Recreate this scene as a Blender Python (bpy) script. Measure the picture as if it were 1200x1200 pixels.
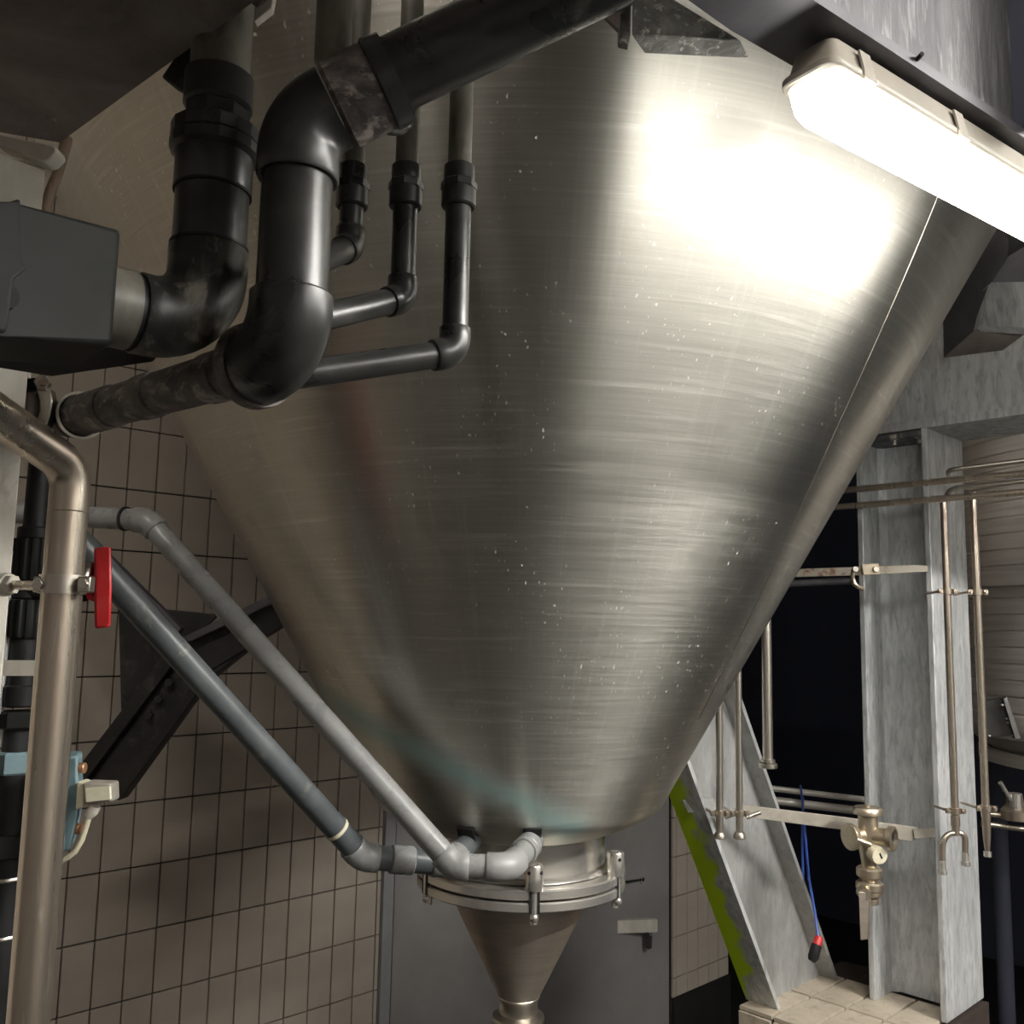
import bpy, math, random
from mathutils import Vector, Matrix
random.seed(7)
for o in list(bpy.data.objects): bpy.data.objects.remove(o)
SC = bpy.context.scene
COL = SC.collection
PI = math.pi
# ------------------------------------------------------------------ camera
EZ = 2.75                                   # eye height over the floor
F = 1090.0
PT, RL, HU = math.radians(6.95), math.radians(1.15), math.radians(46.2)
_r = Vector((1, 0, 0)); _u = Vector((0, -math.sin(PT), math.cos(PT))); _f = Vector((0, math.cos(PT), math.sin(PT)))
CR = _r * math.cos(RL) + _u * math.sin(RL); CU = _u * math.cos(RL) - _r * math.sin(RL); CF = _f
EYE = Vector((0, 0, EZ))
cam_d = bpy.data.cameras.new('camera'); cam = bpy.data.objects.new('camera', cam_d); COL.objects.link(cam)
cam_d.sensor_width = 36; cam_d.lens = 36 * F / 1200; cam_d.clip_start = .02
cam.matrix_world = Matrix(((CR.x, CU.x, -CF.x, 0), (CR.y, CU.y, -CF.y, 0), (CR.z, CU.z, -CF.z, EZ), (0, 0, 0, 1)))
SC.camera = cam
# ------------------------------------------------------------------ light and exposure
w = bpy.data.worlds.new('world'); SC.world = w; w.use_nodes = True
w.node_tree.nodes['Background'].inputs[0].default_value = (.75, .8, 1, 1)
w.node_tree.nodes['Background'].inputs[1].default_value = .02
SC.view_settings.view_transform = 'Standard'; SC.view_settings.look = 'None'
SC.view_settings.gamma = 1; SC.view_settings.use_curve_mapping = False
SC.view_settings.exposure = 1.4
LAMP = 21.5                                  # emission of the tube in view
FILL_REAR = 66.0  # emission of the unseen fill lamps added behind the viewer
FILL_RIGHT = 95.0  # emission of the unseen fill lamp added at the far right
LAMP_B = 215.0                                # the same kind of light further back in the room
SC.cycles.max_bounces = 8; SC.cycles.sample_clamp_indirect = 6
# ------------------------------------------------------------------ measuring: photo pixel + depth -> place
U = Vector((math.sin(HU), math.cos(HU), 0)); W = Vector((-math.cos(HU), math.sin(HU), 0)); Z = Vector((0, 0, 1))
def ray(px, py): return CR * ((px - 600) / F) - CU * ((py - 600) / F) + CF
def A(px, py, Y):
    d = ray(px, py); return EYE + d * (Y / d.y)
def AZ(px, py, z):
    d = ray(px, py); return EYE + d * ((z - EZ) / d.z)
def AP(px, py, p0, n):
    d = ray(px, py); return EYE + d * ((p0 - EYE).dot(n) / d.dot(n))
# ------------------------------------------------------------------ materials
def nodes(m):
    m.use_nodes = True
    return m.node_tree, m.node_tree.nodes, m.node_tree.links
def mat(name, c1, c2=None, scale=(6, 6, 6), metal=0, rough=.5, rough2=None, lo=.38, hi=.65, bump=0, detail=6, c3=None, scale3=(30, 30, 30), lo3=.55, hi3=.7, spec=.5):
    m = bpy.data.materials.new(name); t, n, l = nodes(m); b = n['Principled BSDF']
    b.inputs['Base Color'].default_value = (*c1, 1); b.inputs['Metallic'].default_value = metal
    b.inputs['Roughness'].default_value = rough; b.inputs['Specular IOR Level'].default_value = spec
    if c2 is None: return m
    tc = n.new('ShaderNodeTexCoord')
    def noise(sc, lo, hi):
        mp = n.new('ShaderNodeMapping'); mp.inputs['Scale'].default_value = sc; l.new(tc.outputs['Object'], mp.inputs[0])
        nz = n.new('ShaderNodeTexNoise'); nz.inputs['Scale'].default_value = 1; nz.inputs['Detail'].default_value = detail
        nz.inputs['Roughness'].default_value = .62; nz.inputs['Distortion'].default_value = .4
        l.new(mp.outputs[0], nz.inputs['Vector'])
        mr = n.new('ShaderNodeMapRange'); mr.inputs[1].default_value = lo; mr.inputs[2].default_value = hi; l.new(nz.outputs[0], mr.inputs[0])
        return mr.outputs[0]
    f = noise(scale, lo, hi)
    mx = n.new('ShaderNodeMix'); mx.data_type = 'RGBA'; l.new(f, mx.inputs[0]); mx.inputs[6].default_value = (*c1, 1); mx.inputs[7].default_value = (*c2, 1)
    out = mx.outputs[2]
    if c3:
        g = noise(scale3, lo3, hi3)
        m3 = n.new('ShaderNodeMix'); m3.data_type = 'RGBA'; l.new(g, m3.inputs[0]); l.new(out, m3.inputs[6]); m3.inputs[7].default_value = (*c3, 1); out = m3.outputs[2]
    l.new(out, b.inputs['Base Color'])
    if rough2 is not None:
        rr = n.new('ShaderNodeMapRange'); l.new(f, rr.inputs[0]); rr.inputs[3].default_value = rough; rr.inputs[4].default_value = rough2; l.new(rr.outputs[0], b.inputs['Roughness'])
    if bump:
        bp = n.new('ShaderNodeBump'); bp.inputs['Strength'].default_value = bump; bp.inputs['Distance'].default_value = .01; l.new(f, bp.inputs['Height']); l.new(bp.outputs[0], b.inputs['Normal'])
    return m
def emit(name, c, s):
    m = bpy.data.materials.new(name); t, n, l = nodes(m); b = n['Principled BSDF']
    b.inputs['Base Color'].default_value = (.9, .9, .88, 1); b.inputs['Emission Color'].default_value = (*c, 1); b.inputs['Emission Strength'].default_value = s
    return m
M = dict(
    galv=mat('galvanised_steel', (.47, .48, .485), (.68, .69, .69), (24, 24, 5), metal=.25, rough=.55, rough2=.42, c3=(.3, .31, .315), scale3=(60, 60, 16), lo3=.48, hi3=.75, bump=.12),
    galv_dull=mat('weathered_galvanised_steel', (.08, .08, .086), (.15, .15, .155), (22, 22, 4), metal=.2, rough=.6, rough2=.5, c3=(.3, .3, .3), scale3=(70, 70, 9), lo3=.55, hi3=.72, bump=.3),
    speckle=mat('speckled_steel', (.16, .155, .145), (.3, .29, .27), (40, 40, 40), rough=.5, c3=(.6, .58, .53), scale3=(90, 90, 90), lo3=.56, hi3=.66, bump=.3),
    galv_warm=mat('pale_painted_steel', (.54, .505, .44), (.7, .66, .585), (14, 14, 5), rough=.55, c3=(.22, .18, .14), scale3=(18, 18, 9), lo3=.62, hi3=.8),
    leg_dark=mat('near_black_steel', (.016, .015, .015), (.032, .029, .028), (9, 9, 9), rough=.5, c3=(.055, .05, .047), scale3=(22, 22, 22)),
    hatchm=mat('dark_hatch', (.07, .066, .064), (.1, .095, .09), (9, 9, 9), metal=.4, rough=.45),
    beam_dark=mat('dark_stained_steel', (.15, .118, .108), (.3, .255, .235), (5, 5, 5), rough=.6, c3=(.24, .215, .175), scale3=(9, 9, 9), lo3=.56, hi3=.75, bump=.2),
    slate=mat('slate_grey_steel', (.085, .08, .092), (.15, .145, .16), (6, 6, 6), metal=.1, rough=.5),
    black=mat('black_plastic', (.012, .012, .013), (.022, .022, .022), (14, 14, 14), rough=.45, rough2=.6, spec=.25),
    box=mat('dusty_black_plastic', (.008, .0088, .008), (.019, .0195, .0175), (9, 9, 9), rough=.55, rough2=.7, spec=.2),
    pvc_stain=mat('stained_dark_pipe', (.02, .021, .019), (.13, .125, .1), (15, 15, 9), rough=.4, rough2=.6, lo=.45, hi=.66, c3=(.25, .225, .19), scale3=(34, 34, 22), lo3=.53, hi3=.68),
    pvc_dark=mat('dark_grey_plastic_pipe', (.018, .0185, .018), (.04, .04, .037), (11, 11, 11), rough=.26, rough2=.42, c3=(.09, .08, .07), scale3=(17, 17, 11), lo3=.58, hi3=.76),
    pvc_dusty=mat('dusty_plastic_pipe', (.055, .047, .044), (.2, .168, .155), (15, 15, 34), rough=.55, rough2=.7, lo=.42, hi=.62, c3=(.38, .33, .3), scale3=(30, 30, 70), lo3=.54, hi3=.66),
    pvc_olive=mat('olive_grey_pipe', (.09, .085, .07), (.2, .185, .15), (14, 14, 8), rough=.45, c3=(.05, .045, .04), scale3=(20, 20, 12)),
    pvc=mat('grey_plastic_pipe', (.23, .232, .23), (.285, .285, .278), (13, 13, 13), rough=.24, rough2=.36),
    pvc_blue=mat('slate_plastic_pipe', (.075, .085, .09), (.12, .13, .135), (9, 9, 9), rough=.3, rough2=.42, c3=(.3, .28, .23), scale3=(14, 14, 14), lo3=.6, hi3=.75),
    steel=mat('satin_stainless_steel', (.62, .58, .52), (.5, .46, .4), (30, 30, 4), metal=1, rough=.3, rough2=.4),
    steel_pipe=mat('weathered_stainless_pipe', (.56, .5, .41), (.46, .37, .31), (40, 40, 2.5), metal=.9, rough=.26, rough2=.36, c3=(.66, .62, .54), scale3=(80, 80, 8), lo3=.6, hi3=.72),
    chrome=mat('bright_stainless_steel', (.78, .75, .7), None, metal=.85, rough=.25),
    brass=mat('warm_stainless_valve', (.62, .54, .42), (.5, .42, .32), (30, 30, 30), metal=.9, rough=.28, rough2=.4),
    hopper=mat('matte_stainless_steel', (.5, .44, .37), (.44, .38, .315), (5, 5, 60), metal=.85, rough=.42, rough2=.5),
    red=mat('red_plastic', (.52, .018, .022), (.6, .06, .06), (40, 40, 25), rough=.38, rough2=.5, lo=.5, hi=.75),
    tile=mat('beige_wall_tile', (.43, .375, .315), (.48, .425, .36), (5, 5, 5), rough=.3, rough2=.42),
    tile_ped=mat('cream_plinth_tile', (.42, .36, .28), (.52, .45, .36), (16, 16, 16), rough=.5, c3=(.24, .2, .15), scale3=(30, 30, 30), lo3=.55, hi3=.75),
    grout=mat('dark_grout', (.03, .02, .015), (.045, .03, .024), (20, 20, 20), rough=.9),
    door=mat('grey_door_panel', (.27, .255, .25), (.315, .3, .295), (3, 3, 3), rough=.45),
    frame=mat('pale_grey_trim', (.28, .285, .29), (.33, .335, .34), (4, 4, 4), rough=.5),
    dark=mat('dark_wall_paint', (.05, .056, .085), (.065, .07, .1), (2, 2, 2), rough=.8),
    floor=mat('black_floor', (.012, .012, .012), (.022, .022, .02), (4, 4, 4), rough=.55),
    concrete=mat('grey_concrete', (.2, .19, .18), (.3, .29, .275), (2, 2, 2), rough=.85),
    plaster=mat('off_white_wall', (.42, .4, .37), (.5, .48, .45), (2, 2, 2), rough=.7),
    housing=mat('cream_lamp_housing', (.36, .33, .28), (.43, .4, .34), (6, 6, 6), rough=.5),
    cream=mat('cream_plastic', (.62, .56, .4), (.7, .65, .5), (20, 20, 20), rough=.4),
    paper=mat('pale_label', (.72, .68, .52), (.8, .77, .62), (60, 60, 60), rough=.5, c3=(.4, .36, .28), scale3=(260, 260, 900), lo3=.6, hi3=.7),
    bar=mat('dull_warm_steel', (.3, .27, .23), (.38, .35, .3), (20, 20, 20), metal=.2, rough=.5),
    teal=mat('blue_green_cast_metal', (.13, .21, .24), (.21, .3, .33), (20, 20, 20), rough=.5),
    copper=mat('copper_plug', (.55, .3, .17), (.45, .22, .12), (40, 40, 40), metal=.7, rough=.4),
    rust=mat('rust_stained_steel', (.4, .36, .3), (.24, .13, .08), (30, 30, 30), metal=.3, rough=.5, lo=.5, hi=.6),
    rusty=mat('rusty_pipe', (.3, .22, .16), (.16, .1, .07), (30, 30, 12), rough=.7),
    blue=mat('blue_cable', (.03, .07, .32), (.04, .1, .4), (20, 20, 20), rough=.4),
    leg_paint=mat('galvanised_leg', (.33, .33, .325), (.42, .42, .41), (22, 22, 8), metal=.2, rough=.5, rough2=.42, c3=(.27, .27, .265), scale3=(60, 60, 22), lo3=.5, hi3=.75, bump=.1),
    web_thread=mat('cobweb_thread', (.6, .58, .55), (.7, .68, .64), (90, 90, 90), rough=.7),
    tank2=mat('dull_stainless_jacket', (.72, .68, .63), (.55, .52, .48), (1.2, 1.2, 30), metal=.35, rough=.35, rough2=.48),
    lamp=emit('lit_lamp_diffuser', (1, .985, .93), LAMP),
    lamp_end=emit('lamp_diffuser_end', (1, .9, .68), 2.2),
    lamp_b=emit('lit_lamp_diffuser_far', (1, .975, .92), LAMP_B),
    fill_right=emit('added_fill_lamp_right', (1, .97, .91), FILL_RIGHT),
    fill_rear=emit('added_fill_lamp_rear', (1, .93, .84), FILL_REAR),
)
def cone_material():
    m = bpy.data.materials.new('brushed_stainless_cone'); t, n, l = nodes(m); b = n['Principled BSDF']
    b.inputs['Metallic'].default_value = 1
    tc = n.new('ShaderNodeTexCoord'); sp = n.new('ShaderNodeSeparateXYZ'); l.new(tc.outputs['Object'], sp.inputs[0])
    def math_(op, a, c=None, d=None):
        k = n.new('ShaderNodeMath'); k.operation = op
        for i, v in enumerate((a, c, d)):
            if v is None: continue
            if isinstance(v, (int, float)): k.inputs[i].default_value = v
            else: l.new(v, k.inputs[i])
        return k.outputs[0]
    ny = math_('MULTIPLY', sp.outputs[1], -1)
    ang = math_('ARCTAN2', sp.outputs[0], ny)               # 0 towards the viewer's side
    cv = n.new('ShaderNodeCombineXYZ'); l.new(ang, cv.inputs[0]); l.new(sp.outputs[2], cv.inputs[2])
    def noise(sc, detail=4, rough=.6, dist=0.):
        mp = n.new('ShaderNodeMapping'); mp.inputs['Scale'].default_value = sc; l.new(cv.outputs[0], mp.inputs[0])
        z = n.new('ShaderNodeTexNoise'); z.inputs['Scale'].default_value = 1; z.inputs['Detail'].default_value = detail; z.inputs['Roughness'].default_value = rough; z.inputs['Distortion'].default_value = dist
        l.new(mp.outputs[0], z.inputs['Vector']); return z.outputs[0]
    def ramp(v, lo, hi, a=0., c=1.):
        k = n.new('ShaderNodeMapRange'); l.new(v, k.inputs[0])
        for i, q in enumerate((lo, hi, a, c)): k.inputs[i + 1].default_value = q
        return k.outputs[0]
    def mix(f, a, c):
        k = n.new('ShaderNodeMix'); k.data_type = 'RGBA'; l.new(f, k.inputs[0])
        for i, q in ((6, a), (7, c)):
            if isinstance(q, tuple): k.inputs[i].default_value = (*q, 1)
            else: l.new(q, k.inputs[i])
        return k.outputs[2]
    brush = noise((2.2, 1, 170), 5, .7)
    brush2 = noise((2.6, 1, 85), 4, .6)
    col = mix(ramp(brush, .3, .7), (.52, .50, .445), (.62, .60, .54))
    col = mix(ramp(brush2, .55, .72, 0, .6), col, (.8, .77, .71))
    # long vertical wash streaks
    col = mix(ramp(noise((34, 1, 2.2), 4, .65), .54, .74, 0, .6), col, (.68, .66, .6))
    # dull blotches
    blot = noise((5, 1, 9), 3)
    col = mix(ramp(blot, .6, .72, 0, .3), col, (.33, .31, .28))
    # white spatter
    sp1 = noise((120, 1, 95), 2, .4)
    spm = math_('MULTIPLY', ramp(sp1, .672, .705), ramp(noise((4, 1, 5), 2), .44, .6))
    col = mix(spm, col, (.9, .88, .82))
    # teal run of cleaning dye: a slanting band low on the jacket
    line = math_('SUBTRACT', sp.outputs[2], math_('MULTIPLY_ADD', ang, -.195, .62 - .368))
    wob = math_('MULTIPLY_ADD', noise((3.5, 1, 6), 3), .05, -.025)
    dd = math_('ABSOLUTE', math_('ADD', line, wob))
    band = ramp(dd, .0, .062, 1., 0.)
    rgt = ramp(ang, .35, .5, 1., 0.)
    band = math_('MULTIPLY', math_('MULTIPLY', band, rgt), ramp(noise((6, 1, 14), 4), .25, .7, .6, .95))
    band = math_('MULTIPLY', band, ramp(sp.outputs[2], .62 - .1, .62 - .2, 0., 1.))
    col = mix(band, col, (.3, .48, .46))
    l.new(col, b.inputs['Base Color'])
    met = math_('SUBTRACT', 1.0, math_('MULTIPLY', math_('MAXIMUM', spm, band), .95)); l.new(met, b.inputs['Metallic'])
    r = math_('ADD', ramp(brush, .3, .7, .36, .44), ramp(blot, .55, .75, 0, .06)); l.new(r, b.inputs['Roughness'])
    b.inputs['Anisotropic'].default_value = .8; b.inputs['Anisotropic Rotation'].default_value = .25
    tg = n.new('ShaderNodeTangent'); tg.direction_type = 'RADIAL'; tg.axis = 'Z'; l.new(tg.outputs[0], b.inputs['Tangent'])
    bp = n.new('ShaderNodeBump'); bp.inputs['Strength'].default_value = .07; bp.inputs['Distance'].default_value = .01
    l.new(math_('ADD', brush2, noise((7, 1, 5), 3)), bp.inputs['Height']); l.new(bp.outputs[0], b.inputs['Normal'])
    return m
M['cone'] = cone_material()
def leg_material():                                       # galvanised face, lightened for missing light, with a lime green algae edge
    m = M['galv'].copy(); m.name = 'lightened_leg_with_lime_edge'; t, n, l = nodes(m); b = n['Principled BSDF']
    src = b.inputs['Base Color'].links[0].from_socket
    at = n.new('ShaderNodeAttribute'); at.attribute_name = 'edge_distance'
    tc = n.new('ShaderNodeTexCoord'); nz = n.new('ShaderNodeTexNoise'); nz.inputs['Scale'].default_value = 16; nz.inputs['Detail'].default_value = 5; l.new(tc.outputs['Object'], nz.inputs['Vector'])
    ad = n.new('ShaderNodeMath'); ad.operation = 'MULTIPLY_ADD'; l.new(nz.outputs[0], ad.inputs[0]); ad.inputs[1].default_value = -.11; l.new(at.outputs['Fac'], ad.inputs[2])
    mr = n.new('ShaderNodeMapRange'); l.new(ad.outputs[0], mr.inputs[0]); mr.inputs[1].default_value = -.005; mr.inputs[2].default_value = .02; mr.inputs[3].default_value = 1; mr.inputs[4].default_value = 0
    mx = n.new('ShaderNodeMix'); mx.data_type = 'RGBA'; l.new(mr.outputs[0], mx.inputs[0]); l.new(src, mx.inputs[6]); mx.inputs[7].default_value = (.55, .78, .02, 1)
    l.new(mx.outputs[2], b.inputs['Base Color']); return m
M['leg_green_lit'] = leg_material()
# ------------------------------------------------------------------ mesh tools
def basis(d):
    d = d.normalized(); h = Vector((0, 0, 1)) if abs(d.z) < .9 else Vector((1, 0, 0))
    a = d.cross(h).normalized(); return a, d.cross(a).normalized(), d
class MB:
    def __init__(s): s.v = []; s.f = []
    def box(s, c, ax, ay, az, sx, sy, sz):
        k = len(s.v)
        for i in (-1, 1):
            for j in (-1, 1):
                for q in (-1, 1): s.v.append(c + ax * (i * sx / 2) + ay * (j * sy / 2) + az * (q * sz / 2))
        s.f += [tuple(k + i for i in f) for f in ((0, 1, 3, 2), (4, 6, 7, 5), (0, 4, 5, 1), (2, 3, 7, 6), (0, 2, 6, 4), (1, 5, 7, 3))]
        return s
    def prism(s, pts, ext):
        k = len(s.v); n = len(pts); s.v += [Vector(p) for p in pts] + [Vector(p) + ext for p in pts]
        s.f.append(tuple(k + i for i in range(n))[::-1]); s.f.append(tuple(k + n + i for i in range(n)))
        s.f += [(k + i, k + (i + 1) % n, k + n + (i + 1) % n, k + n + i) for i in range(n)]
        return s
    def tube(s, pts, r, n=16, closed=False, caps=True):
        k = len(s.v); N = len(pts); rs = r if isinstance(r, (list, tuple)) else [r] * N
        a = None
        for i, p in enumerate(pts):
            if closed: d = (pts[(i + 1) % N] - pts[i - 1])
            else: d = pts[min(i + 1, N - 1)] - pts[max(i - 1, 0)]
            if d.length < 1e-9: d = pts[min(i + 1, N - 1)] - pts[max(i - 2, 0)]
            d.normalize()
            if a is None: a = basis(d)[0]
            a = (a - d * a.dot(d)).normalized(); b = d.cross(a)
            for j in range(n):
                t = 2 * PI * j / n; s.v.append(p + (a * math.cos(t) + b * math.sin(t)) * rs[i])
        for i in range(N if closed else N - 1):
            for j in range(n):
                x = k + i * n; y = k + ((i + 1) % N) * n; s.f.append((x + j, x + (j + 1) % n, y + (j + 1) % n, y + j))
        if caps and not closed:
            s.f.append(tuple(k + j for j in range(n))[::-1]); s.f.append(tuple(k + (N - 1) * n + j for j in range(n)))
        return s
    def lathe(s, prof, o, d=Z, n=24, caps=True, ph=0.):
        a, b, d = basis(d); k = len(s.v); N = len(prof)
        for r, h in prof:
            for j in range(n):
                t = 2 * PI * j / n + ph; s.v.append(o + d * h + (a * math.cos(t) + b * math.sin(t)) * r)
        for i in range(N - 1):
            for j in range(n):
                x = k + i * n; y = x + n; s.f.append((x + j, x + (j + 1) % n, y + (j + 1) % n, y + j))
        if caps:
            s.f.append(tuple(k + j for j in range(n))[::-1]); s.f.append(tuple(k + (N - 1) * n + j for j in range(n)))
        return s
    def sheet(s, rows):
        k = len(s.v); c = len(rows[0])
        for r in rows: s.v += [Vector(p) for p in r]
        for i in range(len(rows) - 1):
            for j in range(c - 1): s.f.append((k + i * c + j, k + i * c + j + 1, k + (i + 1) * c + j + 1, k + (i + 1) * c + j))
        return s
    def build(s, name, m, parent=None, bevel=0, angle=40, flat=False, **props):
        off = Vector((0, 0, 0)); q = parent
        while q is not None: off = off + q.location; q = q.parent
        loc = Vector((0, 0, 0))
        if parent is None and props.pop('base', True):
            xs = [p.x for p in s.v]; ys = [p.y for p in s.v]; loc = Vector(((min(xs) + max(xs)) / 2, (min(ys) + max(ys)) / 2, min(p.z for p in s.v)))
        props.pop('base', None)
        me = bpy.data.meshes.new(name); me.from_pydata([p - off - loc for p in s.v], [], s.f); me.materials.append(M[m] if isinstance(m, str) else m)
        import bmesh
        bm = bmesh.new(); bm.from_mesh(me); bmesh.ops.recalc_face_normals(bm, faces=bm.faces); bm.to_mesh(me); bm.free()
        if not flat:
            for p in me.polygons: p.use_smooth = True
            me.set_sharp_from_angle(angle=math.radians(angle))
        o = bpy.data.objects.new(name, me); COL.objects.link(o); o.location = loc
        if parent is not None: o.parent = parent
        if bevel:
            b = o.modifiers.new('bevel', 'BEVEL'); b.width = bevel; b.segments = 2; b.limit_method = 'ANGLE'; b.angle_limit = math.radians(40)
        for k, v in props.items(): o[k] = v
        return o
def thing(name, label, cat, loc, group=None):
    o = bpy.data.objects.new(name, None); COL.objects.link(o); o.location = loc; o.empty_display_size = .05
    o['label'] = label; o['category'] = cat
    if group: o['group'] = group
    return o
def tag(o, label, cat, group=None):
    o['label'] = label; o['category'] = cat
    if group: o['group'] = group
    return o
def arc(p, d0, d1, t, n=8):
    """points of the bend at corner p, from p-d0*t to p+d1*t"""
    th = d0.angle(d1); 
    if th < .02: return [p - d0 * t, p + d1 * t]
    R = t / math.tan(th / 2); axis = d0.cross(d1).normalized(); c = p - d0 * t + axis.cross(d0) * R
    v0 = p - d0 * t - c
    return [c + Matrix.Rotation(th * i / n, 3, axis) @ v0 for i in range(n + 1)]
def run(parent, pts, r, m, bend=1.6, em=None, er=1.2, sock=.55, pn='pipe', en='elbow', n=20, skip=(), lab=None):
    """a pipe run through pts: straight pipes and, when em is given, elbow fittings at its corners"""
    if em is None:
        path = [pts[0]]
        for i in range(1, len(pts) - 1):
            d0 = (pts[i] - pts[i - 1]).normalized(); d1 = (pts[i + 1] - pts[i]).normalized()
            path += arc(pts[i], d0, d1, bend * r * math.tan(d0.angle(d1) / 2), 10)
        path.append(pts[-1]); return MB().tube(path, r, n).build(pn, m, parent)
    start = pts[0]
    for i in range(1, len(pts) - 1):
        d0 = (pts[i] - pts[i - 1]).normalized(); d1 = (pts[i + 1] - pts[i]).normalized()
        ac = arc(pts[i], d0, d1, bend * r * math.tan(d0.angle(d1) / 2), 9)
        MB().tube([start, ac[0]], r, n).build(pn, m, parent)
        k = sock * r
        path = [ac[0] - d0 * (k + r * .06), ac[0] - d0 * k] + ac + [ac[-1] + d1 * k, ac[-1] + d1 * (k + r * .06)]
        MB().tube(path, [r * (er - .05)] + [r * er] * (len(path) - 2) + [r * (er - .05)], n).build(en, em, parent)
        start = ac[-1]
    MB().tube([start, pts[-1]], r, n).build(pn, m, parent)
def sleeve(parent, p, d, r, h, name, m, n=20, ch=.1, **k):
    c = min(r, h) * ch
    return MB().lathe([(r - c, -h / 2), (r, -h / 2 + c), (r, h / 2 - c), (r - c, h / 2)], p, d, n).build(name, m, parent, **k)
def hexnut(parent, p, d, r, h, name='nut', m='steel', n=6): return MB().lathe([(r * .9, -h / 2), (r, -h / 2 + r * .1), (r, h / 2 - r * .1), (r * .9, h / 2)], p, d, n).build(name, m, parent, flat=True)
def ribbed(parent, p, d, r, h, name, m, n=14):
    a, b, d = basis(d); mb = MB(); k = n * 4; rr = [r if j % 4 in (0, 1) else r * .93 for j in range(k)]
    for hh, sc in ((-h / 2, .94), (-h * .42, 1), (h * .42, 1), (h / 2, .94)):
        for j in range(k):
            t = 2 * PI * j / k; mb.v.append(p + d * hh + (a * math.cos(t) + b * math.sin(t)) * rr[j] * sc)
    for i in range(3):
        for j in range(k): mb.f.append((i * k + j, i * k + (j + 1) % k, (i + 1) * k + (j + 1) % k, (i + 1) * k + j))
    mb.f.append(tuple(range(k))[::-1]); mb.f.append(tuple(3 * k + j for j in range(k)))
    return mb.build(name, m, parent, angle=25)
def struct(o): o['kind'] = 'structure'; return o
def up(p, q, t): return p + (q - p) * t
# ================================================================== THE ROOM
PW = A(200, 1000, 3.69); WD = (PW - EYE).dot(W)              # tiled wall plane
def WP(u, d, z): return U * u + W * (WD + d) + Z * (z + EZ)   # u along, d into the wall, z from the eye
ROT = math.atan2(U.y, U.x)
def local_struct(name, m, box_list, origin):
    """structure mesh with its axes along the wall"""
    mb = MB(); X, Y = Vector((1, 0, 0)), Vector((0, 1, 0))
    for (x0, x1, y0, y1, z0, z1) in box_list: mb.box(Vector(((x0 + x1) / 2, (y0 + y1) / 2, (z0 + z1) / 2)), X, Y, Z, x1 - x0, y1 - y0, z1 - z0)
    o = mb.build(name, m, None, base=False, flat=True); o.location = origin; o.rotation_euler = (0, 0, ROT); return struct(o)
TOP = 5.4
WO = WP(0, .012, -EZ)
# the wall in three bodies of one mesh: left of the door, over the door, right of the door
D0, D1, DT = 2.70, 4.82, 2.9
wall = local_struct('wall_left', 'grout', [(-3.6, D0 - .06, 0, .2, 0, TOP), (D0 - .06, D1, 0, .2, DT, TOP), (D1, 5.43, 0, .2, 0, TOP)], WO)
TW, TH, GP = .1125, .2345, .0055
tm = MB(); X_, Y_ = Vector((1, 0, 0)), Vector((0, 1, 0))
def tile_mesh(w, h, name='tile', dep=.012, m='tile'):
    mb = MB(); c = .0015; a, b = w / 2, h / 2
    P = [(-a, 0, -b), (a, 0, -b), (a, 0, b), (-a, 0, b), (-a, -dep + c, -b), (a, -dep + c, -b), (a, -dep + c, b), (-a, -dep + c, b), (-a + c, -dep, -b + c), (a - c, -dep, -b + c), (a - c, -dep, b - c), (-a + c, -dep, b - c)]
    mb.v = [Vector(p) for p in P]; mb.f = [(8, 9, 10, 11)] + [(4 + i, 4 + (i + 1) % 4, 8 + (i + 1) % 4, 8 + i) for i in range(4)] + [(i, (i + 1) % 4, 4 + (i + 1) % 4, 4 + i) for i in range(4)]
    me = bpy.data.meshes.new(name); me.from_pydata(mb.v, [], mb.f); me.materials.append(M[m]); return me
tmesh = tile_mesh(TW - GP, TH - GP)
rest = MB(); cnt = 0
U0, Z0 = 1.370, -.921
BOT = -2.205
seen = []
def addrest(u0, u1, z0, z1):
    rest.box(Vector(((u0 + u1) / 2, -.006, (z0 + z1) / 2 + EZ)), X_, Y_, Z, u1 - u0 - GP, .012, z1 - z0 - GP)
for i in range(-44, 40):
    for j in range(-8, 16):
        u0 = U0 + i * TW; z0 = Z0 + j * TH; u1 = u0 + TW; z1 = z0 + TH
        if z1 + EZ > TOP: continue
        z0c = max(z0, BOT); 
        if z1 < BOT + .02: continue
        segs = []
        if u1 <= D0 - .07 or u0 >= D1: segs = [(u0, u1)]
        elif u0 < D0 - .07: segs = [(u0, D0 - .07)]
        elif u1 > D1: segs = [(D1, u1)]
        if z0 + EZ >= DT: segs = [(u0, u1)]
        for a, b in segs:
            b = min(b, 5.43)
            if b - a < .02: continue
            vis = (1.0 < a < 2.7 and -1.75 < z0 < .62 and (a < 2.0 or z0 < .1)) or (a >= 4.8 and z0 < -.9)
            if vis and b - a > TW * .99 and z0c == z0 and cnt < 290:
                o = bpy.data.objects.new('tile', tmesh); COL.objects.link(o); o.parent = wall
                o.location = ((a + b) / 2, random.uniform(-.0006, .0006), (z0 + z1) / 2 + EZ)
                o.rotation_euler = (random.uniform(-.004, .004), 0, random.uniform(-.006, .006)); cnt += 1
            else: addrest(a, b, z0c, z1)
me = bpy.data.meshes.new('tiling'); me.from_pydata(rest.v, [], rest.f); me.materials.append(M['tile'])
o = bpy.data.objects.new('tiling', me); COL.objects.link(o); o.parent = wall; o['kind'] = 'stuff'
# black base below the tiles
local_struct('baseboard_left', 'floor', [(-3.6, D0 - .07, -.02, 0, 0, BOT + EZ - .004), (D1 + .005, 5.43, -.02, 0, 0, BOT + EZ - .004)], WO)
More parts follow.
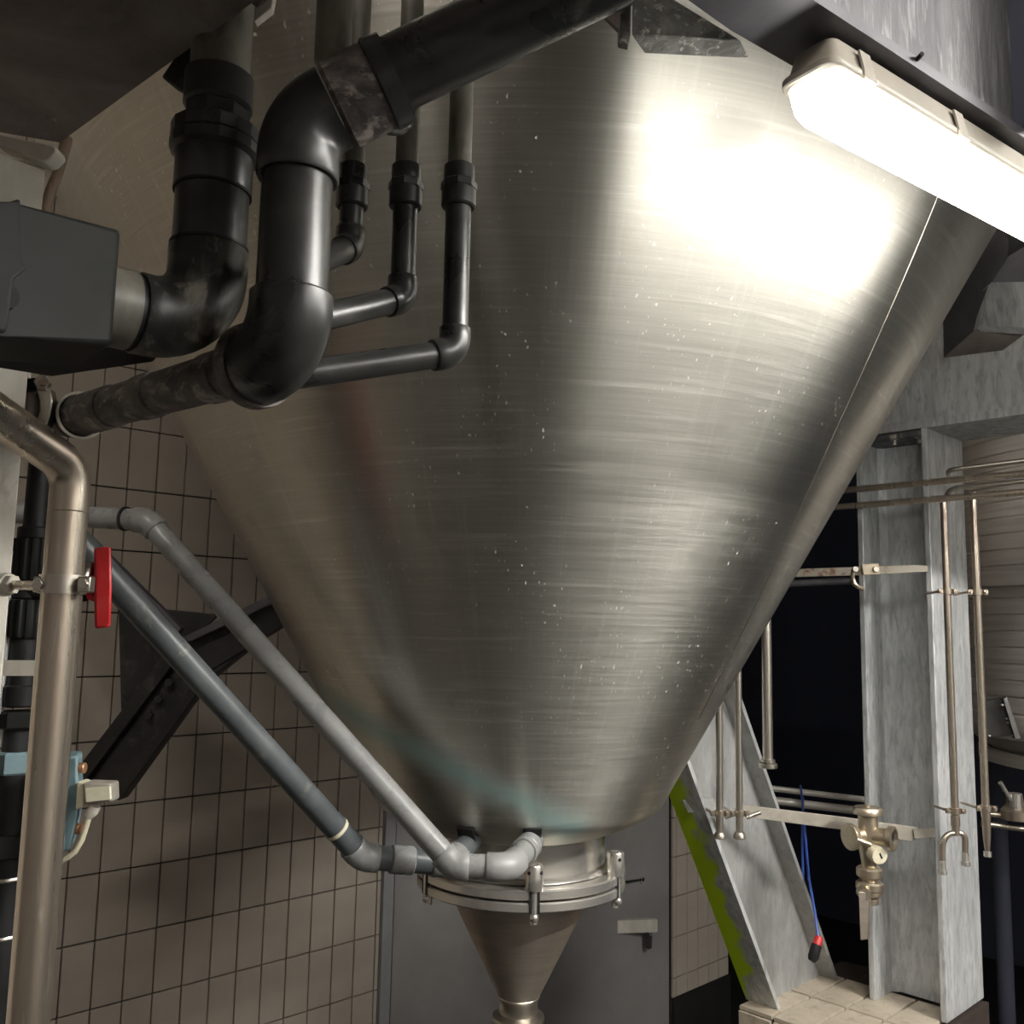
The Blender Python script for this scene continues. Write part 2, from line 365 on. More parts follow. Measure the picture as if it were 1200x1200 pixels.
# door: one wide flush panel
dz = local_struct('door_1', 'door', [(D0 + .015, D1 - .02, .0, .06, .02, DT - .02)], WO)
def wl(o, mb_fn): pass
def door_part(name, m, boxes, bevel=.0):
    mb = MB()
    for (x0, x1, y0, y1, z0, z1) in boxes: mb.box(Vector(((x0 + x1) / 2, (y0 + y1) / 2, (z0 + z1) / 2)), X_, Y_, Z, x1 - x0, y1 - y0, z1 - z0)
    o = mb.build(name, m, None, base=False); o.parent = dz
    if bevel: b = o.modifiers.new('bevel', 'BEVEL'); b.width = bevel; b.segments = 2
    return o
hu0 = (AP(703, 1083, PW, W) - EYE); hu1 = (AP(769, 1083, PW, W) - EYE)
ha, hb, hz = hu0.dot(U), hu1.dot(U), (AP(735, 1083, PW, W)).z
def to_wall(p):
    d = p - WO; return Vector((d.dot(U), d.dot(W), d.z))
hr = AP(769, 1084, PW - W * .07, W); hl0 = A(704, 1086, hr.y - .14)
a0, a1 = to_wall(hr), to_wall(hl0); dd_ = (a1 - a0).normalized(); nn_ = Vector((dd_.y, -dd_.x, 0))
e = MB().box((a0 + a1) / 2, dd_, nn_, Z, (a1 - a0).length, .03, .07).build('handle', 'galv_warm', None, base=False); e.parent = dz
e = MB().box(Vector((a0.x - .02, a0.y / 2, a0.z - .03)), X_, Y_, Z, .04, abs(a0.y), .05).build('handle_bracket', 'frame', None, base=False); e.parent = dz
e = MB().box(Vector((a0.x - .03, a0.y * .6, a0.z - .085)), X_, Y_, Z, .025, .03, .09).build('handle_latch', 'hatchm', None, base=False); e.parent = dz
lk = AP(755, 1031, PW, W); lu = (lk - EYE).dot(U)
e = MB().lathe([(.012, 0), (.026, 0), (.026, .006), (.012, .006)], Vector((lu, 0, lk.z)), Vector((0, -1, 0)), 20, caps=False).build('lock_ring', 'frame', None, base=False); e.parent = dz
e = MB().lathe([(.013, 0), (.013, .004)], Vector((lu, 0, lk.z)), Vector((0, -1, 0)), 16).build('lock_hole', 'black', None, base=False); e.parent = dz
e = MB().tube([Vector((lu, 0, lk.z)), Vector((lu - .08, -.02, lk.z + .012)), Vector((lu - .22, -.04, lk.z + .03))], .006, 8).build('lock_rod', 'black', None, base=False); e.parent = dz
local_struct('trim_1', 'frame', [(D0 - .068, D0 - .012, -.03, .02, 0, DT)], WO)
local_struct('trim_2', 'grout', [(D0 - .012, D0 + .015, .01, .05, 0, DT)], WO)
# rest of the room
def far_box(name, m, u0, u1, d0, d1, z0, z1): return local_struct(name, m, [(u0, u1, d0, d1, z0, z1)], WO)
far_box('floor', 'floor', -3.8, 9, -9, 3.2, -.1, 0)
far_box('ceiling', 'concrete', -3.8, 9, -9, 3.2, TOP, TOP + .15)
far_box('wall_far', 'dark', 8.8, 9, -9, 3.2, 0, TOP)
far_box('wall_beyond', 'dark', 5.43, 9, 3.0, 3.2, 0, TOP)
far_box('wall_back', 'concrete', -3.8, -3.6, -9, .3, 0, TOP)
far_box('wall_right', 'plaster', -3.8, 9, -9.2, -9, 0, TOP)
# ================================================================== THE TANK
AX, AY = .03, 2.4
R0, K = .600, .57
TA = Vector((AX, AY, 0))
tank = thing('conical_tank', 'huge brushed stainless steel cone-bottomed tank with teal streak, hanging in the middle', 'tank', Vector((AX, AY, EZ - .62)))
zb, zt = -.415, 1.02
prof = []
for i in range(41):
    z = zb + (zt - zb) * i / 40; prof.append((R0 + K * z, EZ + z))
rt = R0 + K * zt
prof += [(rt + .012, EZ + zt + .03), (rt + .016, EZ + zt + .1), (rt + .016, TOP - .05)]
rb = R0 + K * zb
low = [(.213, EZ - .497), (.235, EZ - .492), (.29, EZ - .468), (rb - .02, EZ - .44), (rb - .006, EZ - .426)]
mb = MB().lathe(low + prof, TA, Z, 128, caps=False)
shell = MB(); shell.v = mb.v; shell.f = mb.f
cone = shell.build('cone_shell', 'cone', tank, angle=60)
MB().lathe([(.212, EZ - .59), (.209, EZ - .57), (.209, EZ - .5), (.214, EZ - .488)], TA + Vector((.008, 0, 0)), Z, 64, caps=False).build('neck', 'chrome', tank)
FX = TA + Vector((.010, 0, 0))
def ring(ri, ro, z0, z1, name, m, parent, c=.003, n=96):
    return MB().lathe([(ri, z0), (ro - c, z0), (ro, z0 + c), (ro, z1 - c), (ro - c, z1), (ri, z1), (ri, z0)], FX, Z, n, caps=False).build(name, m, parent)
ring(.2, .257, EZ - .604, EZ - .582, 'upper_flange', 'chrome', tank)
MB().lathe([(.212, EZ - .582), (.222, EZ - .580), (.216, EZ - .572), (.211, EZ - .570)], FX, Z, 96, caps=False).build('weld_bead', 'chrome', tank)
# two welds down the cone and the faint girth seams
def gen_line(th0, th1, z0, z1, name, r=.0022):
    pts = []
    for i in range(30):
        t = i / 29; z = z0 + (z1 - z0) * t; th = math.radians(th0 + (th1 - th0) * t + .25 * math.sin(9 * t)); rr = R0 + K * z
        pts.append(Vector((AX + rr * math.sin(th), AY - rr * math.cos(th), EZ + z)))
    MB().tube(pts, r, 6).build(name, 'steel', tank)
gen_line(54.5, 44.5, -.2, .86, 'weld_seam', .0010)
# dark slots low in the jacket where the grey pipes enter
def slot(px, py):
    d = ray(px, py); best = None
    for i in range(4000):
        p = EYE + d * (1.5 + i * .0004)
        if math.hypot(p.x - AX, p.y - AY) < R0 + K * (p.z - EZ): break
    n = Vector((p.x - AX, p.y - AY, 0)).normalized(); tg = Vector((-n.y, n.x, 0)); g = (n * K + Z).normalized()
    MB().box(p + g * .012, tg, g, tg.cross(g), .04, .05, .006).build('pipe_slot', 'black', tank, bevel=.004)
    return p
s1 = slot(548, 986); s2 = slot(623, 986)
# swing bolts clamping the hopper
for a in (6, -128, 64, 155, -62):
    t = math.radians(a); n = Vector((math.sin(t), -math.cos(t), 0)); tg = Vector((n.y, -n.x, 0))
    c = FX + n * .247 + Z * EZ
    MB().tube([c + Z * -.655, c + Z * -.55], .0085, 14).build('swing_bolt', 'chrome', tank)
    nut = MB().lathe([(.0195, -.583), (.021, -.580), (.021, -.532), (.019, -.528), (.010, -.528), (.010, -.534)], c, Z, 22).build('bolt_sleeve', 'chrome', tank)
    for q in (-1, 1):
        h = (n * .75 + tg * q * .66).normalized(); MB().lathe([(.0042, -.001), (.0042, .001)], c + Z * -.543 + h * .0207, h, 12).build('pin_hole', 'black', nut)
    MB().lathe([(.004, -.01), (.009, -.006), (.0105, 0), (.009, .006), (.004, .01)], c + Z * -.64 + n * .006, Z, 14).build('hinge_pin', 'chrome', tank)
    MB().box(c + n * .0072 + Z * -.606, n, tg, Z, .008, .024, .05).build('bolt_slot', 'black', tank)
    MB().tube([c + n * .006 + Z * -.64, c + n * .006 + Z * -.583], .008, 12).build('swing_bolt', 'chrome', tank)
hop = thing('discharge_hopper', 'small stainless discharge cone bolted under the big tank', 'hopper', FX + Z * (EZ - 1.02))
ring(.15, .257, EZ - .631, EZ - .609, 'lower_flange', 'chrome', hop)
MB().lathe([(.185, EZ - .625), (.183, EZ - .636), (.052, EZ - .893), (.048, EZ - .905)], FX, Z, 72, caps=False).build('hopper_cone', 'hopper', hop)
MB().lathe([(.050, EZ - .893), (.0525, EZ - .897), (.047, EZ - .905), (.047, EZ - .935), (.052, EZ - .938), (.063, EZ - .942), (.064, EZ - .952), (.056, EZ - .958), (.06, EZ - .962), (.06, EZ - .975), (.04, EZ - .98), (.04, EZ - 1.02)], FX, Z, 48).build('outlet_ferrule', 'steel', hop)
# ================================================================== STEEL FRAME
L0 = A(945, 85, .98); ZL = L0.z; L1 = AZ(1200, 232, ZL); LD = (L1 - L0).normalized(); LN = Vector((LD.y, -LD.x, 0))   # LN: towards the viewer's right
ZF = ZL + .045
# beam over the lamp
nr = AZ(1077, 81, ZF); fr = AZ(890, 55, ZF)
fw = (nr - fr).dot(LN)
b0 = fr - LD * ((fr - L0).dot(LD)) ; 
bm = thing('steel_beam', 'streaked grey steel beam overhead that carries the lit strip light', 'beam', fr)
def along(s, n, z): return fr + LD * s + LN * n + Z * z
MB().prism([along(-.05, 0, 0), along(2.2, 0, 0), along(2.2, fw, 0), along(-.45, fw, 0), along(-.45, fw * .4, 0)], Z * .014).build('bottom_flange', 'slate', bm)
MB().prism([along(-.45, fw - .012, .014), along(2.2, fw - .012, .014), along(2.2, fw - .012, .46), along(-.45, fw - .012, .46)], -LN * .012).build('web', 'galv_dull', bm)
MB().prism([along(-.45, fw - .16, .46), along(2.2, fw - .16, .46), along(2.2, fw, .46), along(-.45, fw, .46)], Z * .014).build('top_flange', 'galv_dull', bm)
st = AP(1184, 60, along(0, fw - .012, 0), LN)
ss = (st - fr).dot(LD)
MB().prism([along(ss, fw - .02, .014), along(ss + .012, fw - .02, .014), along(ss + .012, fw + .14, .014), along(ss, fw + .14, .10)], Z * .44).build('stiffener', 'dark', bm)
sc_ = along((AP(1078, 72, along(0, fw, 0), LN) - fr).dot(LD), fw - .012, 0); sc_.z = AP(1078, 72, along(0, fw, 0), LN).z
MB().tube([sc_, sc_ + LN * .022 + LD * -.012], .0028, 8).build('screw', 'black', bm)
# bracket plates where the beam meets the tank skirt
br = thing('gusset_bracket', 'speckled grey gusset bracket at the left end of the lamp beam', 'bracket', A(735, 40, 1.0))
q = [A(740, -70, 1.0), A(740, 41, 1.0), A(853, 47, 1.03), A(868, 47, 1.035), A(775, -10, 1.02), A(772, -70, 1.02)]
MB().prism(q, Vector((.02, .035, 0))).build('gusset_plate', 'speckle', br, bevel=.002)
MB().prism([A(727, -70, .99), A(727, 38, .99), A(740, 41, .99), A(740, -70, .99)], Vector((0, .03, 0))).build('edge_strip', 'speckle', br, bevel=.002)
MB().prism([A(690, -60, 1.06), A(690, 0, 1.06), A(728, 38, 1.0), A(728, -60, 1.0)], Vector((.004, .012, 0))).build('side_plate', 'beam_dark', br)
# beam at upper left
p = AZ(70, 167, ZF); q = AZ(300, 0, ZF); dv = (q - p).normalized(); nv = (AZ(0, 155, ZF) - p).normalized()
lb = thing('steel_beam', 'dark brown stained beam soffit overhead at the left, above the black box', 'beam', p)
MB().prism([p, p + dv * 1.6, p + dv * 1.6 + nv * .7, p + nv * .7], Z * .03).build('bottom_flange', 'beam_dark', lb)
lz = Z * .028; MB().prism([p + nv * .15 + lz, p + nv * .17 + lz, p + nv * .17 + dv * 1.6 + lz, p + nv * .15 + dv * 1.6 + lz], Z * .45).build('web', 'beam_dark', lb)
MB().lathe([(.006, -.004), (.006, .002)], AZ(60, 139, ZF), Z, 10).build('rivet', 'beam_dark', lb)
# ---- right-hand post, its beam and its tiled plinth
LB = A(912, 1184, 2.95); ZP = LB.z                          # top of the plinth
C0 = AZ(1110, 1200, ZP)
ZB = A(1090, 501, C0.y).z - EZ                              # underside of the beam on the post
ZB = EZ + ZB
post = thing('steel_column', 'pale galvanised H column on the tiled plinth at the right', 'column', C0 + U * .14 + W * .12)
Hc, Bc, tf = .235, .29, .019
MB().box(C0 + U * Bc / 2 + W * tf / 2 + Z * (ZB - ZP) / 2, U, W, Z, Bc, tf, ZB - ZP).build('flange', 'galv', post, bevel=.003)
MB().box(C0 + U * Bc / 2 + W * (Hc - tf / 2) + Z * (ZB - ZP) / 2, U, W, Z, Bc, tf, ZB - ZP).build('flange', 'galv', post, bevel=.003)
wb = MB(); ri = .02
for s in (1,):
    c = C0 + U * (Bc / 2)
    prof2 = [(-.006, tf), (-.006 - ri, tf), (-.006, tf + ri), (-.006, Hc - tf - ri), (-.006 - ri, Hc - tf), (.006, Hc - tf), (.006, tf)]
    wb.prism([c + U * a + W * b for a, b in prof2[1:]], Z * (ZB - ZP))
wb.build('web', 'galv', post)
MB().box(C0 + U * Bc / 2 + W * Hc / 2 + Z * (ZB - ZP - .014), U, W, Z, Bc, Hc - 2 * tf, .018).build('end_plate', 'galv_dull', post)
for px, py in ((1048, 517), (1078, 515)):
    k = AZ(px, py, ZB - .03)
    bo = hexnut(post, k + Z * .012, Z, .016, .014, 'bolt'); MB().tube([k + Z * -.012, k], .009, 10).build('bolt_tip', 'steel', bo)
rbm = thing('steel_beam', 'mottled grey steel beam lying across the top of the pale H column', 'beam', C0 + Z * (ZB - ZP))
T0 = C0 + Z * (ZB - ZP)
MB().box(T0 + U * Bc / 2 - W * .2 + Z * .014, U, W, Z, Bc, 3.0, .028).build('bottom_flange', 'galv', rbm, bevel=.002)
MB().box(T0 + U * .03 - W * .2 + Z * .2, U, W, Z, .014, 3.0, .36).build('web', 'galv', rbm)
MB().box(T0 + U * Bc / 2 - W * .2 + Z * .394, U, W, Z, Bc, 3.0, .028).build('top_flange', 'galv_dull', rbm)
# lug between tank and beam
lug = thing('support_lug', 'dark notched support lug between tank wall and right beam, pale box inside', 'bracket', A(1110, 417, 2.5))
def quad(pp, name, m, par, th): MB().prism([A(*k) for k in pp], Vector((.004, th, 0))).build(name, m, par)
quad([(1168, 262, 2.35), (1182, 280, 2.3), (1181, 302, 2.3), (1162, 329, 2.34), (1150, 380, 2.42), (1108, 417, 2.56), (1107, 355, 2.56)], 'side_plate', 'slate', lug, .02)
quad([(1108, 417, 2.55), (1150, 380, 2.4), (1215, 383, 2.3), (1205, 388, 2.34), (1178, 408, 2.46)], 'bottom_plate', 'beam_dark', lug, .02)
quad([(1162, 331, 2.335), (1240, 329, 2.2), (1240, 386, 2.2), (1150, 381, 2.39)], 'box_tube', 'galv', lug, .05)
quad([(1162, 331, 2.34), (1182, 300, 2.31), (1205, 286, 2.28), (1240, 280, 2.25), (1240, 329, 2.205)], 'top_plate', 'slate', lug, .02)
# ---- plinth
CP = AZ(864, 1178, ZP)
pl = thing('tiled_plinth', 'cream tiled plinth carrying the pale column and the leaning leg', 'plinth', Vector((CP.x, CP.y, 0)))
plU, plW = .66, (CP - C0).dot(W) + .02
MB().box(CP + U * plU / 2 - W * plW / 2 - Z * (ZP / 2 + .006), U, W, Z, plU - .02, plW - .02, ZP - .012).build('core', 'grout', pl)
pt = tile_mesh(.223, .1075, 'plinth_tile', .012, 'tile_ped')
def ptile(c, nrm, along_):
    o = bpy.data.objects.new('tile', pt); COL.objects.link(o); o.parent = pl
    y = -nrm; x = along_.normalized(); z = x.cross(y)
    o.matrix_local = Matrix(((x.x, y.x, z.x, 0), (x.y, y.y, z.y, 0), (x.z, y.z, z.z, 0), (0, 0, 0, 1))) @ Matrix.Rotation(random.uniform(-.006, .006), 4, 'X')
    o.location = c - nrm * .011 - pl.location
for i in range(3):
    for j in range(int(plW / .1165)):
        c = CP + U * (.118 + i * .232) - W * (.058 + j * .1165)
        ptile(c, Z, U) if i < 2 else None
for j in range(int(plW / .1165)):
    for i in range(4):
        c = CP - W * (.058 + j * .1165) - Z * (.125 + i * .235)
        ptile(c, -U, Z)
# ---- leaning leg with green edge
TL = math.tan(math.radians(31)); ld = (Z - U * TL); LL = .80
leg = thing('leaning_leg', 'grey inclined steel leg with a lime green edge, right of the hopper', 'leg', LB + W * .1)
bf = (AZ(866, 1175, ZP) - LB).dot(W)                        # flange width along W
hl = .36
f1 = MB().prism([LB, LB + U * .016, LB + U * .016 + W * bf, LB + W * bf], ld * LL)
f1.v = []; f1.f = []
NS = 12
rows = []
for s in range(NS + 1):
    rows.append([LB + ld * (LL * s / NS) + W * (bf * k / 6) for k in range(7)])
f1.sheet(rows)
k0 = len(f1.v); rows2 = [[p + U * .016 for p in r] for r in rows]; f1.sheet(rows2)
for s in range(NS):
    for e_ in (0, 6): f1.f.append((s * 7 + e_, (s + 1) * 7 + e_, k0 + (s + 1) * 7 + e_, k0 + s * 7 + e_))
dist = [bf * (1 - (i % 7) / 6) + (0 if (i // 7) % (NS + 1) >= 2 else .03 * (2 - (i // 7) % (NS + 1))) for i in range(len(f1.v))]
fo = f1.build('flange', 'leg_green_lit', leg, label='flange with a lime green stained edge')
at_ = fo.data.attributes.new('edge_distance', 'FLOAT', 'POINT')
for i, v in enumerate(dist): at_.data[i].value = v
MB().prism([LB + U * hl, LB + U * (hl + .016), LB + U * (hl + .016) + W * bf, LB + U * hl + W * bf], ld * 1.08).build('flange', 'leg_paint', leg)
wq = LB + W * (bf * .5); MB().prism([wq + U * .016, wq + U * hl, wq + U * hl + ld * 1.08, wq + U * .016 + ld * LL], W * .011).build('web', 'leg_paint', leg)
# ---- dark leg, gusset and rail behind the grey pipes at left
dl = thing('leaning_leg', 'dark inclined steel leg with gusset behind the two grey pipes at left', 'leg', A(90, 925, 3.0))
def qd(pp, name, m, th=.02, par=dl): return MB().prism([A(*k) for k in pp], Vector((.003, th, 0))).build(name, m, par, bevel=.002)
qd([(80, 925, 3.0), (130, 935, 2.98), (232, 795, 2.95), (275, 772, 2.93), (262, 735, 2.95), (213, 745, 2.97)], 'web', 'leg_dark', .012)
qd([(74, 922, 2.97), (90, 928, 2.97), (222, 752, 2.93), (209, 745, 2.93)], 'flange', 'leg_dark', .06)
qd([(126, 934, 2.95), (140, 938, 2.95), (240, 800, 2.9), (300, 752, 2.9), (290, 748, 2.9), (234, 790, 2.9)], 'flange', 'leg_dark', .06)
qd([(213, 752, 2.9), (318, 700, 2.88), (330, 735, 2.88), (232, 795, 2.9)], 'brace_bar', 'leg_dark', .03)
qd([(211, 748, 2.86), (222, 752, 2.86), (322, 706, 2.84), (316, 698, 2.84)], 'brace_lip', 'slate', .03)
qd([(138, 688, 3.06), (142, 842, 3.06), (212, 762, 3.05), (256, 720, 3.05), (192, 714, 3.05)], 'gusset_plate', 'leg_dark', .015)
qd([(96, 640, 2.85), (104, 628, 2.85), (212, 736, 2.82), (203, 750, 2.82)], 'cross_bar', 'slate', .03)
for px, py in ((198, 800), (186, 819), (174, 838)): hexnut(dl, A(px, py, 2.94), Vector((0, -1, 0)), .014, .012, 'bolt', 'leg_dark')
# ---- pale column at left
E0 = A(51, 230, 1.33); E1 = Vector((E0.x, E0.y, 0))
lc = thing('steel_column', 'pale painted steel column at the left frame edge behind the steel pipe', 'column', E1)
HT = ZF
MB().box(E1 - U * .11 + W * .008 + Z * HT / 2, U, W, Z, .22, .014, HT).build('flange', 'galv_warm', lc, bevel=.002)
MB().box(E1 - U * .13 + W * .062 + Z * HT / 2, U, W, Z, .012, .1, HT).build('web', 'galv_warm', lc)
MB().box(E1 - U * .14 + W * .118 + Z * HT / 2, U, W, Z, .2, .014, HT).build('flange', 'galv_warm', lc, bevel=.002)
g = [A(3, 655, 1.45), A(16, 655, 1.45)]
MB().box(Vector(((g[0].x + g[1].x) / 2 + .003, 1.45, EZ - .5)), Vector((1, 0, 0)), Vector((0, 1, 0)), Z, .014, .01, 1.2).build('cable_strip', 'galv', lc)
MB().prism([A(-6, 792, 1.36), A(43, 792, 1.36), A(43, 774, 1.36), A(-6, 774, 1.36)], Vector((0, .008, 0))).build('stub_plate', 'galv_warm', lc)
MB().prism([A(-8, 440, 1.33), A(33, 442, 1.33), A(33, 424, 1.33), A(-8, 420, 1.33)], Vector((0, .008, 0))).build('stub_plate', 'galv_warm', lc)
MB().prism([A(-6, 168, 1.30), A(50, 190, 1.30), A(58, 187, 1.30), A(67, 178, 1.30), A(65, 171, 1.30), A(-6, 156, 1.30)], Vector((0, .03, 0))).build('cap_plate', 'galv_warm', lc, bevel=.003)
rp = MB().tube([A(78, 162, 1.42), A(72, 190, 1.41), A(60, 222, 1.40), A(47, 262, 1.39)], [.009, .008, .008, .009], 12).build('thin_pipe', 'rusty', None)
tag(rp, 'thin rusty pipe bent beside the pale column at upper left', 'pipe')
# ================================================================== PIPES
# --- black drain line with union, left
def chain(px, py, Y, m='', **k): return A(px, py, Y)
YA = 1.03
top = A(273, 0, YA); 
el = A(240, 363, YA)
vx = Vector((el.x, el.y, 0))
def VA(py):                                                # point on the vertical axis at photo height py
    d = ray(600, py); return None
def onaxis(base, py, px=None):
    # world point on the vertical through base that projects at height py
    lo, hi = 0., TOP
    for _ in range(50):
        mid = (lo + hi) / 2; v = Vector((base.x, base.y, mid)) - EYE
        y = 600 - F * v.dot(CU) / v.dot(CF)
        if y > py: lo = mid
        else: hi = mid
    return Vector((base.x, base.y, lo))
base = A(249, 230, YA)
a_ = lambda y: onaxis(base, y)
dr = thing('drain_pipe', 'thick black drain pipe with ribbed union dropping into the black box', 'pipe', a_(430))
r1 = .040
MB().tube([a_(-160), a_(122)], .0345, 28).build('pipe', 'pvc_olive', dr)
MB().lathe([(.036, 0), (.0395, .004), (.0395, (a_(92) - a_(130)).length), (.035, (a_(90) - a_(130)).length)], a_(130), Z, 28).build('socket', 'pvc_dark', dr)
hexnut(dr, a_(143), Z, .0385, (a_(128) - a_(158)).length, 'hex_collar', 'pvc_dark', 8)
h = (a_(150) - a_(186)).length
MB().lathe([(.0455, 0), (.051, .004), (.051, h * .42), (.0485, h * .46), (.0505, h * .5), (.0505, h * .9), (.045, h)], a_(186), Z, 16).build('union_nut', 'pvc_dark', dr, angle=15)
h = (a_(178) - a_(226)).length
MB().lathe([(.0425, 0), (.044, .003), (.044, h)], a_(226), Z, 32).build('socket', 'pvc_dark', dr)
for y_ in (227, 291): MB().tube([a_(y_ + 1.5), a_(y_ - 1.5)], .0442, 32).build('joint_ring', 'black', dr)
c = a_(386); d1 = -U
MB().tube([a_(220), a_(330)], .0415, 32).build('pipe', 'pvc_dark', dr)
ac = arc(c, -Z, d1, .066, 12)
pth = [ac[0] + Z * .030, ac[0] + Z * .027] + ac + [ac[-1] + d1 * .012, ac[-1] + d1 * .014]
MB().tube(pth, [.042] + [.0445] * (len(pth) - 2) + [.043], 32).build('elbow', 'pvc_stain', dr)
e0 = ac[-1] + d1 * .01
MB().tube([e0, e0 + d1 * .016], .0405, 28).build('gap_ring', 'black', dr)
MB().tube([e0 + d1 * .010, e0 + d1 * .06], .043, 32).build('pipe', 'pvc_olive', dr)
# small dark hose bracket under the beam
tag(MB().prism([A(188, 90, 1.06), A(203, 98, 1.06), A(236, 62, 1.02), A(268, 22, 1.0), A(262, 10, 1.0), A(215, 50, 1.04)], Vector((.01, .03, 0))).build('pipe_hanger', 'black', None, bevel=.003), 'black hanger stub under the brown beam beside the drain pipe', 'hanger')
hp = thing('hanger_plate', 'small pale triangular plate with dark cap at the beam edge, upper left', 'plate', A(306, 20, 1.0))
MB().prism([A(298, -14, 1.0), A(298, 25, 1.0), A(318, 9, 1.0), A(322, -14, 1.0)], Vector((0, .012, 0))).build('plate', 'galv_warm', hp, bevel=.001)
MB().lathe([(.012, 0), (.02, .004), (.02, .02), (.012, .026)], A(316, -6, .98), Vector((-.6, -.4, .3)), 18).build('cap', 'beam_dark', hp)
# --- black actuator box
bx = thing('actuator_box', 'dusty black actuator box at the left edge, fed by the drain pipe', 'box', A(70, 420, 1.0))
BR = e0 + d1 * .055
qf = [A(-30, 232, .80), A(18, 236, .83), A(143, 268, .90), A(133, 405, .90), A(4, 393, .82), A(-30, 390, .79)]
MB().prism(qf, W * .11 + U * .004).build('housing', 'box', bx, bevel=.006)
MB().prism([A(8, 240, .815), A(20, 236, .818), A(22, 310, .818), A(28, 318, .818), A(12, 330, .815), A(4, 392, .812), A(-20, 392, .80), A(-20, 240, .80)], -W * .012).build('cover_bracket', 'black', bx, bevel=.003)
MB().lathe([(.012, 0), (.012, .012)], A(2, 350, .815), -W, 14).build('bolt_head', 'box', bx)
MB().prism([A(-40, 398, .92), A(70, 408, .99), A(200, 398, 1.10), A(180, 425, 1.14), A(60, 442, 1.12), A(-40, 425, 1.02)], Z * .012).build('base_plate', 'black', bx, bevel=.003)
# --- centre drain
YB = .97
cd = thing('drain_pipe', 'thick dark grey drain pipe bending down from the top and off to the left', 'pipe', A(330, 480, .96))
T0_ = A(820, -85, .93); J = A(408, 114, YB); E1_ = A(352, 146, YB); E2_ = A(337, 425, .955); 
e2dir = (A(88, 488, 1.42) - E2_).normalized()
rB = .0385
# fit: vertical between the bends
E2_ = onaxis(Vector((E1_.x, E1_.y, 0)), 418); 
Rn = A(80, 491, 1.42); dR = (Rn - E2_).normalized()
dT = (T0_ - E1_).normalized()
MB().tube([up(J, T0_, .1), T0_], .0405, 32).build('pipe', 'pvc_dark', cd)
d0 = -dT
ac = arc(E1_, d0, -Z, .038, 12)
pth = [ac[0] - d0 * .004] + ac + [ac[-1] - Z * .024, ac[-1] - Z * .027]
MB().tube(pth, [.045] * (len(pth) - 1) + [.043], 32).build('elbow', 'pvc_dark', cd)
MB().tube([ac[-1], E2_ + Z * .05], .0385, 32).build('pipe', 'pvc_dark', cd)
# tee body with the branch going up
tc0 = ac[0] - d0 * .006; MB().tube([tc0, tc0 + dT * .005, tc0 + dT * .056, tc0 + dT * .060], [.043, .0475, .0475, .044], 32).build('tee', 'pvc_dusty', cd)
MB().tube([tc0 + dT * .050, tc0 + dT * .054, tc0 + dT * .074], [.046, .0505, .0485], 32).build('collar', 'pvc_dark', cd)
jb = tc0 + dT * .04; br_ = A(390, 20, .985)
bz = onaxis(Vector((A(391, 40, .985).x, .985, 0)), -120)
MB().tube([jb + Z * .0, Vector((bz.x, bz.y, jb.z + .05)), bz], [.026, .021, .0205], 24).build('branch_pipe', 'pvc_olive', cd)
# lower bend: sweeps away to the left
ac = arc(E2_, -Z, dR, .058, 14)
pth = [ac[0] + Z * .012, ac[0] + Z * .009] + ac + [ac[-1] + dR * .010, ac[-1] + dR * .012]
MB().tube(pth, [.042] + [.0448] * (len(pth) - 2) + [.043], 32).build('elbow', 'pvc_dark', cd)
e1 = ac[-1]
MB().lathe([(.048, 0), (.049, .006), (.049, .016), (.046, .022), (.033, .03)], e1, dR, 32).build('reducer', 'pvc_dusty', cd)
L = (Rn - e1).length
MB().tube([e1 + dR * .02, Rn], .0285, 28).build('pipe', 'pvc_dusty', cd)
for t, rr, hh in ((.16, .031, .05), (.48, .0305, .06), (.78, .031, .1)): sleeve(cd, e1 + dR * L * t, dR, rr, hh, 'sleeve', 'pvc_dusty', 28)
sleeve(cd, Rn - dR * .035, dR, .0325, .02, 'end_ring', 'black', 28)
for s in (.055,): 
    MB().lathe([(.033, 0), (.0365, .001), (.0365, .005), (.033, .006)], Rn - dR * s, dR, 28, caps=False).build('washer', 'steel', cd)
# clamp holding that pipe to the column
pc = thing('pipe_clamp', 'pale steel band clamp with black strap on the left column', 'clamp', A(50, 470, 1.38))
cx_, Yc = 46, 1.36
MB().prism([A(42, 455, Yc), A(46, 470, Yc), A(46, 482, Yc), A(43, 490, Yc), A(43, 500, Yc), A(54, 500, Yc), A(58, 488, Yc), A(61, 470, Yc), A(58, 455, Yc)], Vector((0, .02, 0))).build('band', 'steel', pc, bevel=.002)
hexnut(pc, A(50, 449, Yc - .005), Vector((.2, -1, .1)), .0115, .012, 'nut', 'steel')
MB().lathe([(.005, 0), (.005, .004)], A(50, 449, Yc - .012), Vector((.2, -1, .1)), 10).build('screw_hole', 'rusty', pc)
MB().prism([A(-10, 441, Yc), A(42, 443, Yc), A(42, 457, Yc), A(-10, 459, Yc)], Vector((0, .012, 0))).build('strap', 'black', pc)
MB().tube([A(40, 462, Yc + .02), A(38, 500, Yc + .02)], .013, 14).build('rubber_sleeve', 'beam_dark', pc)
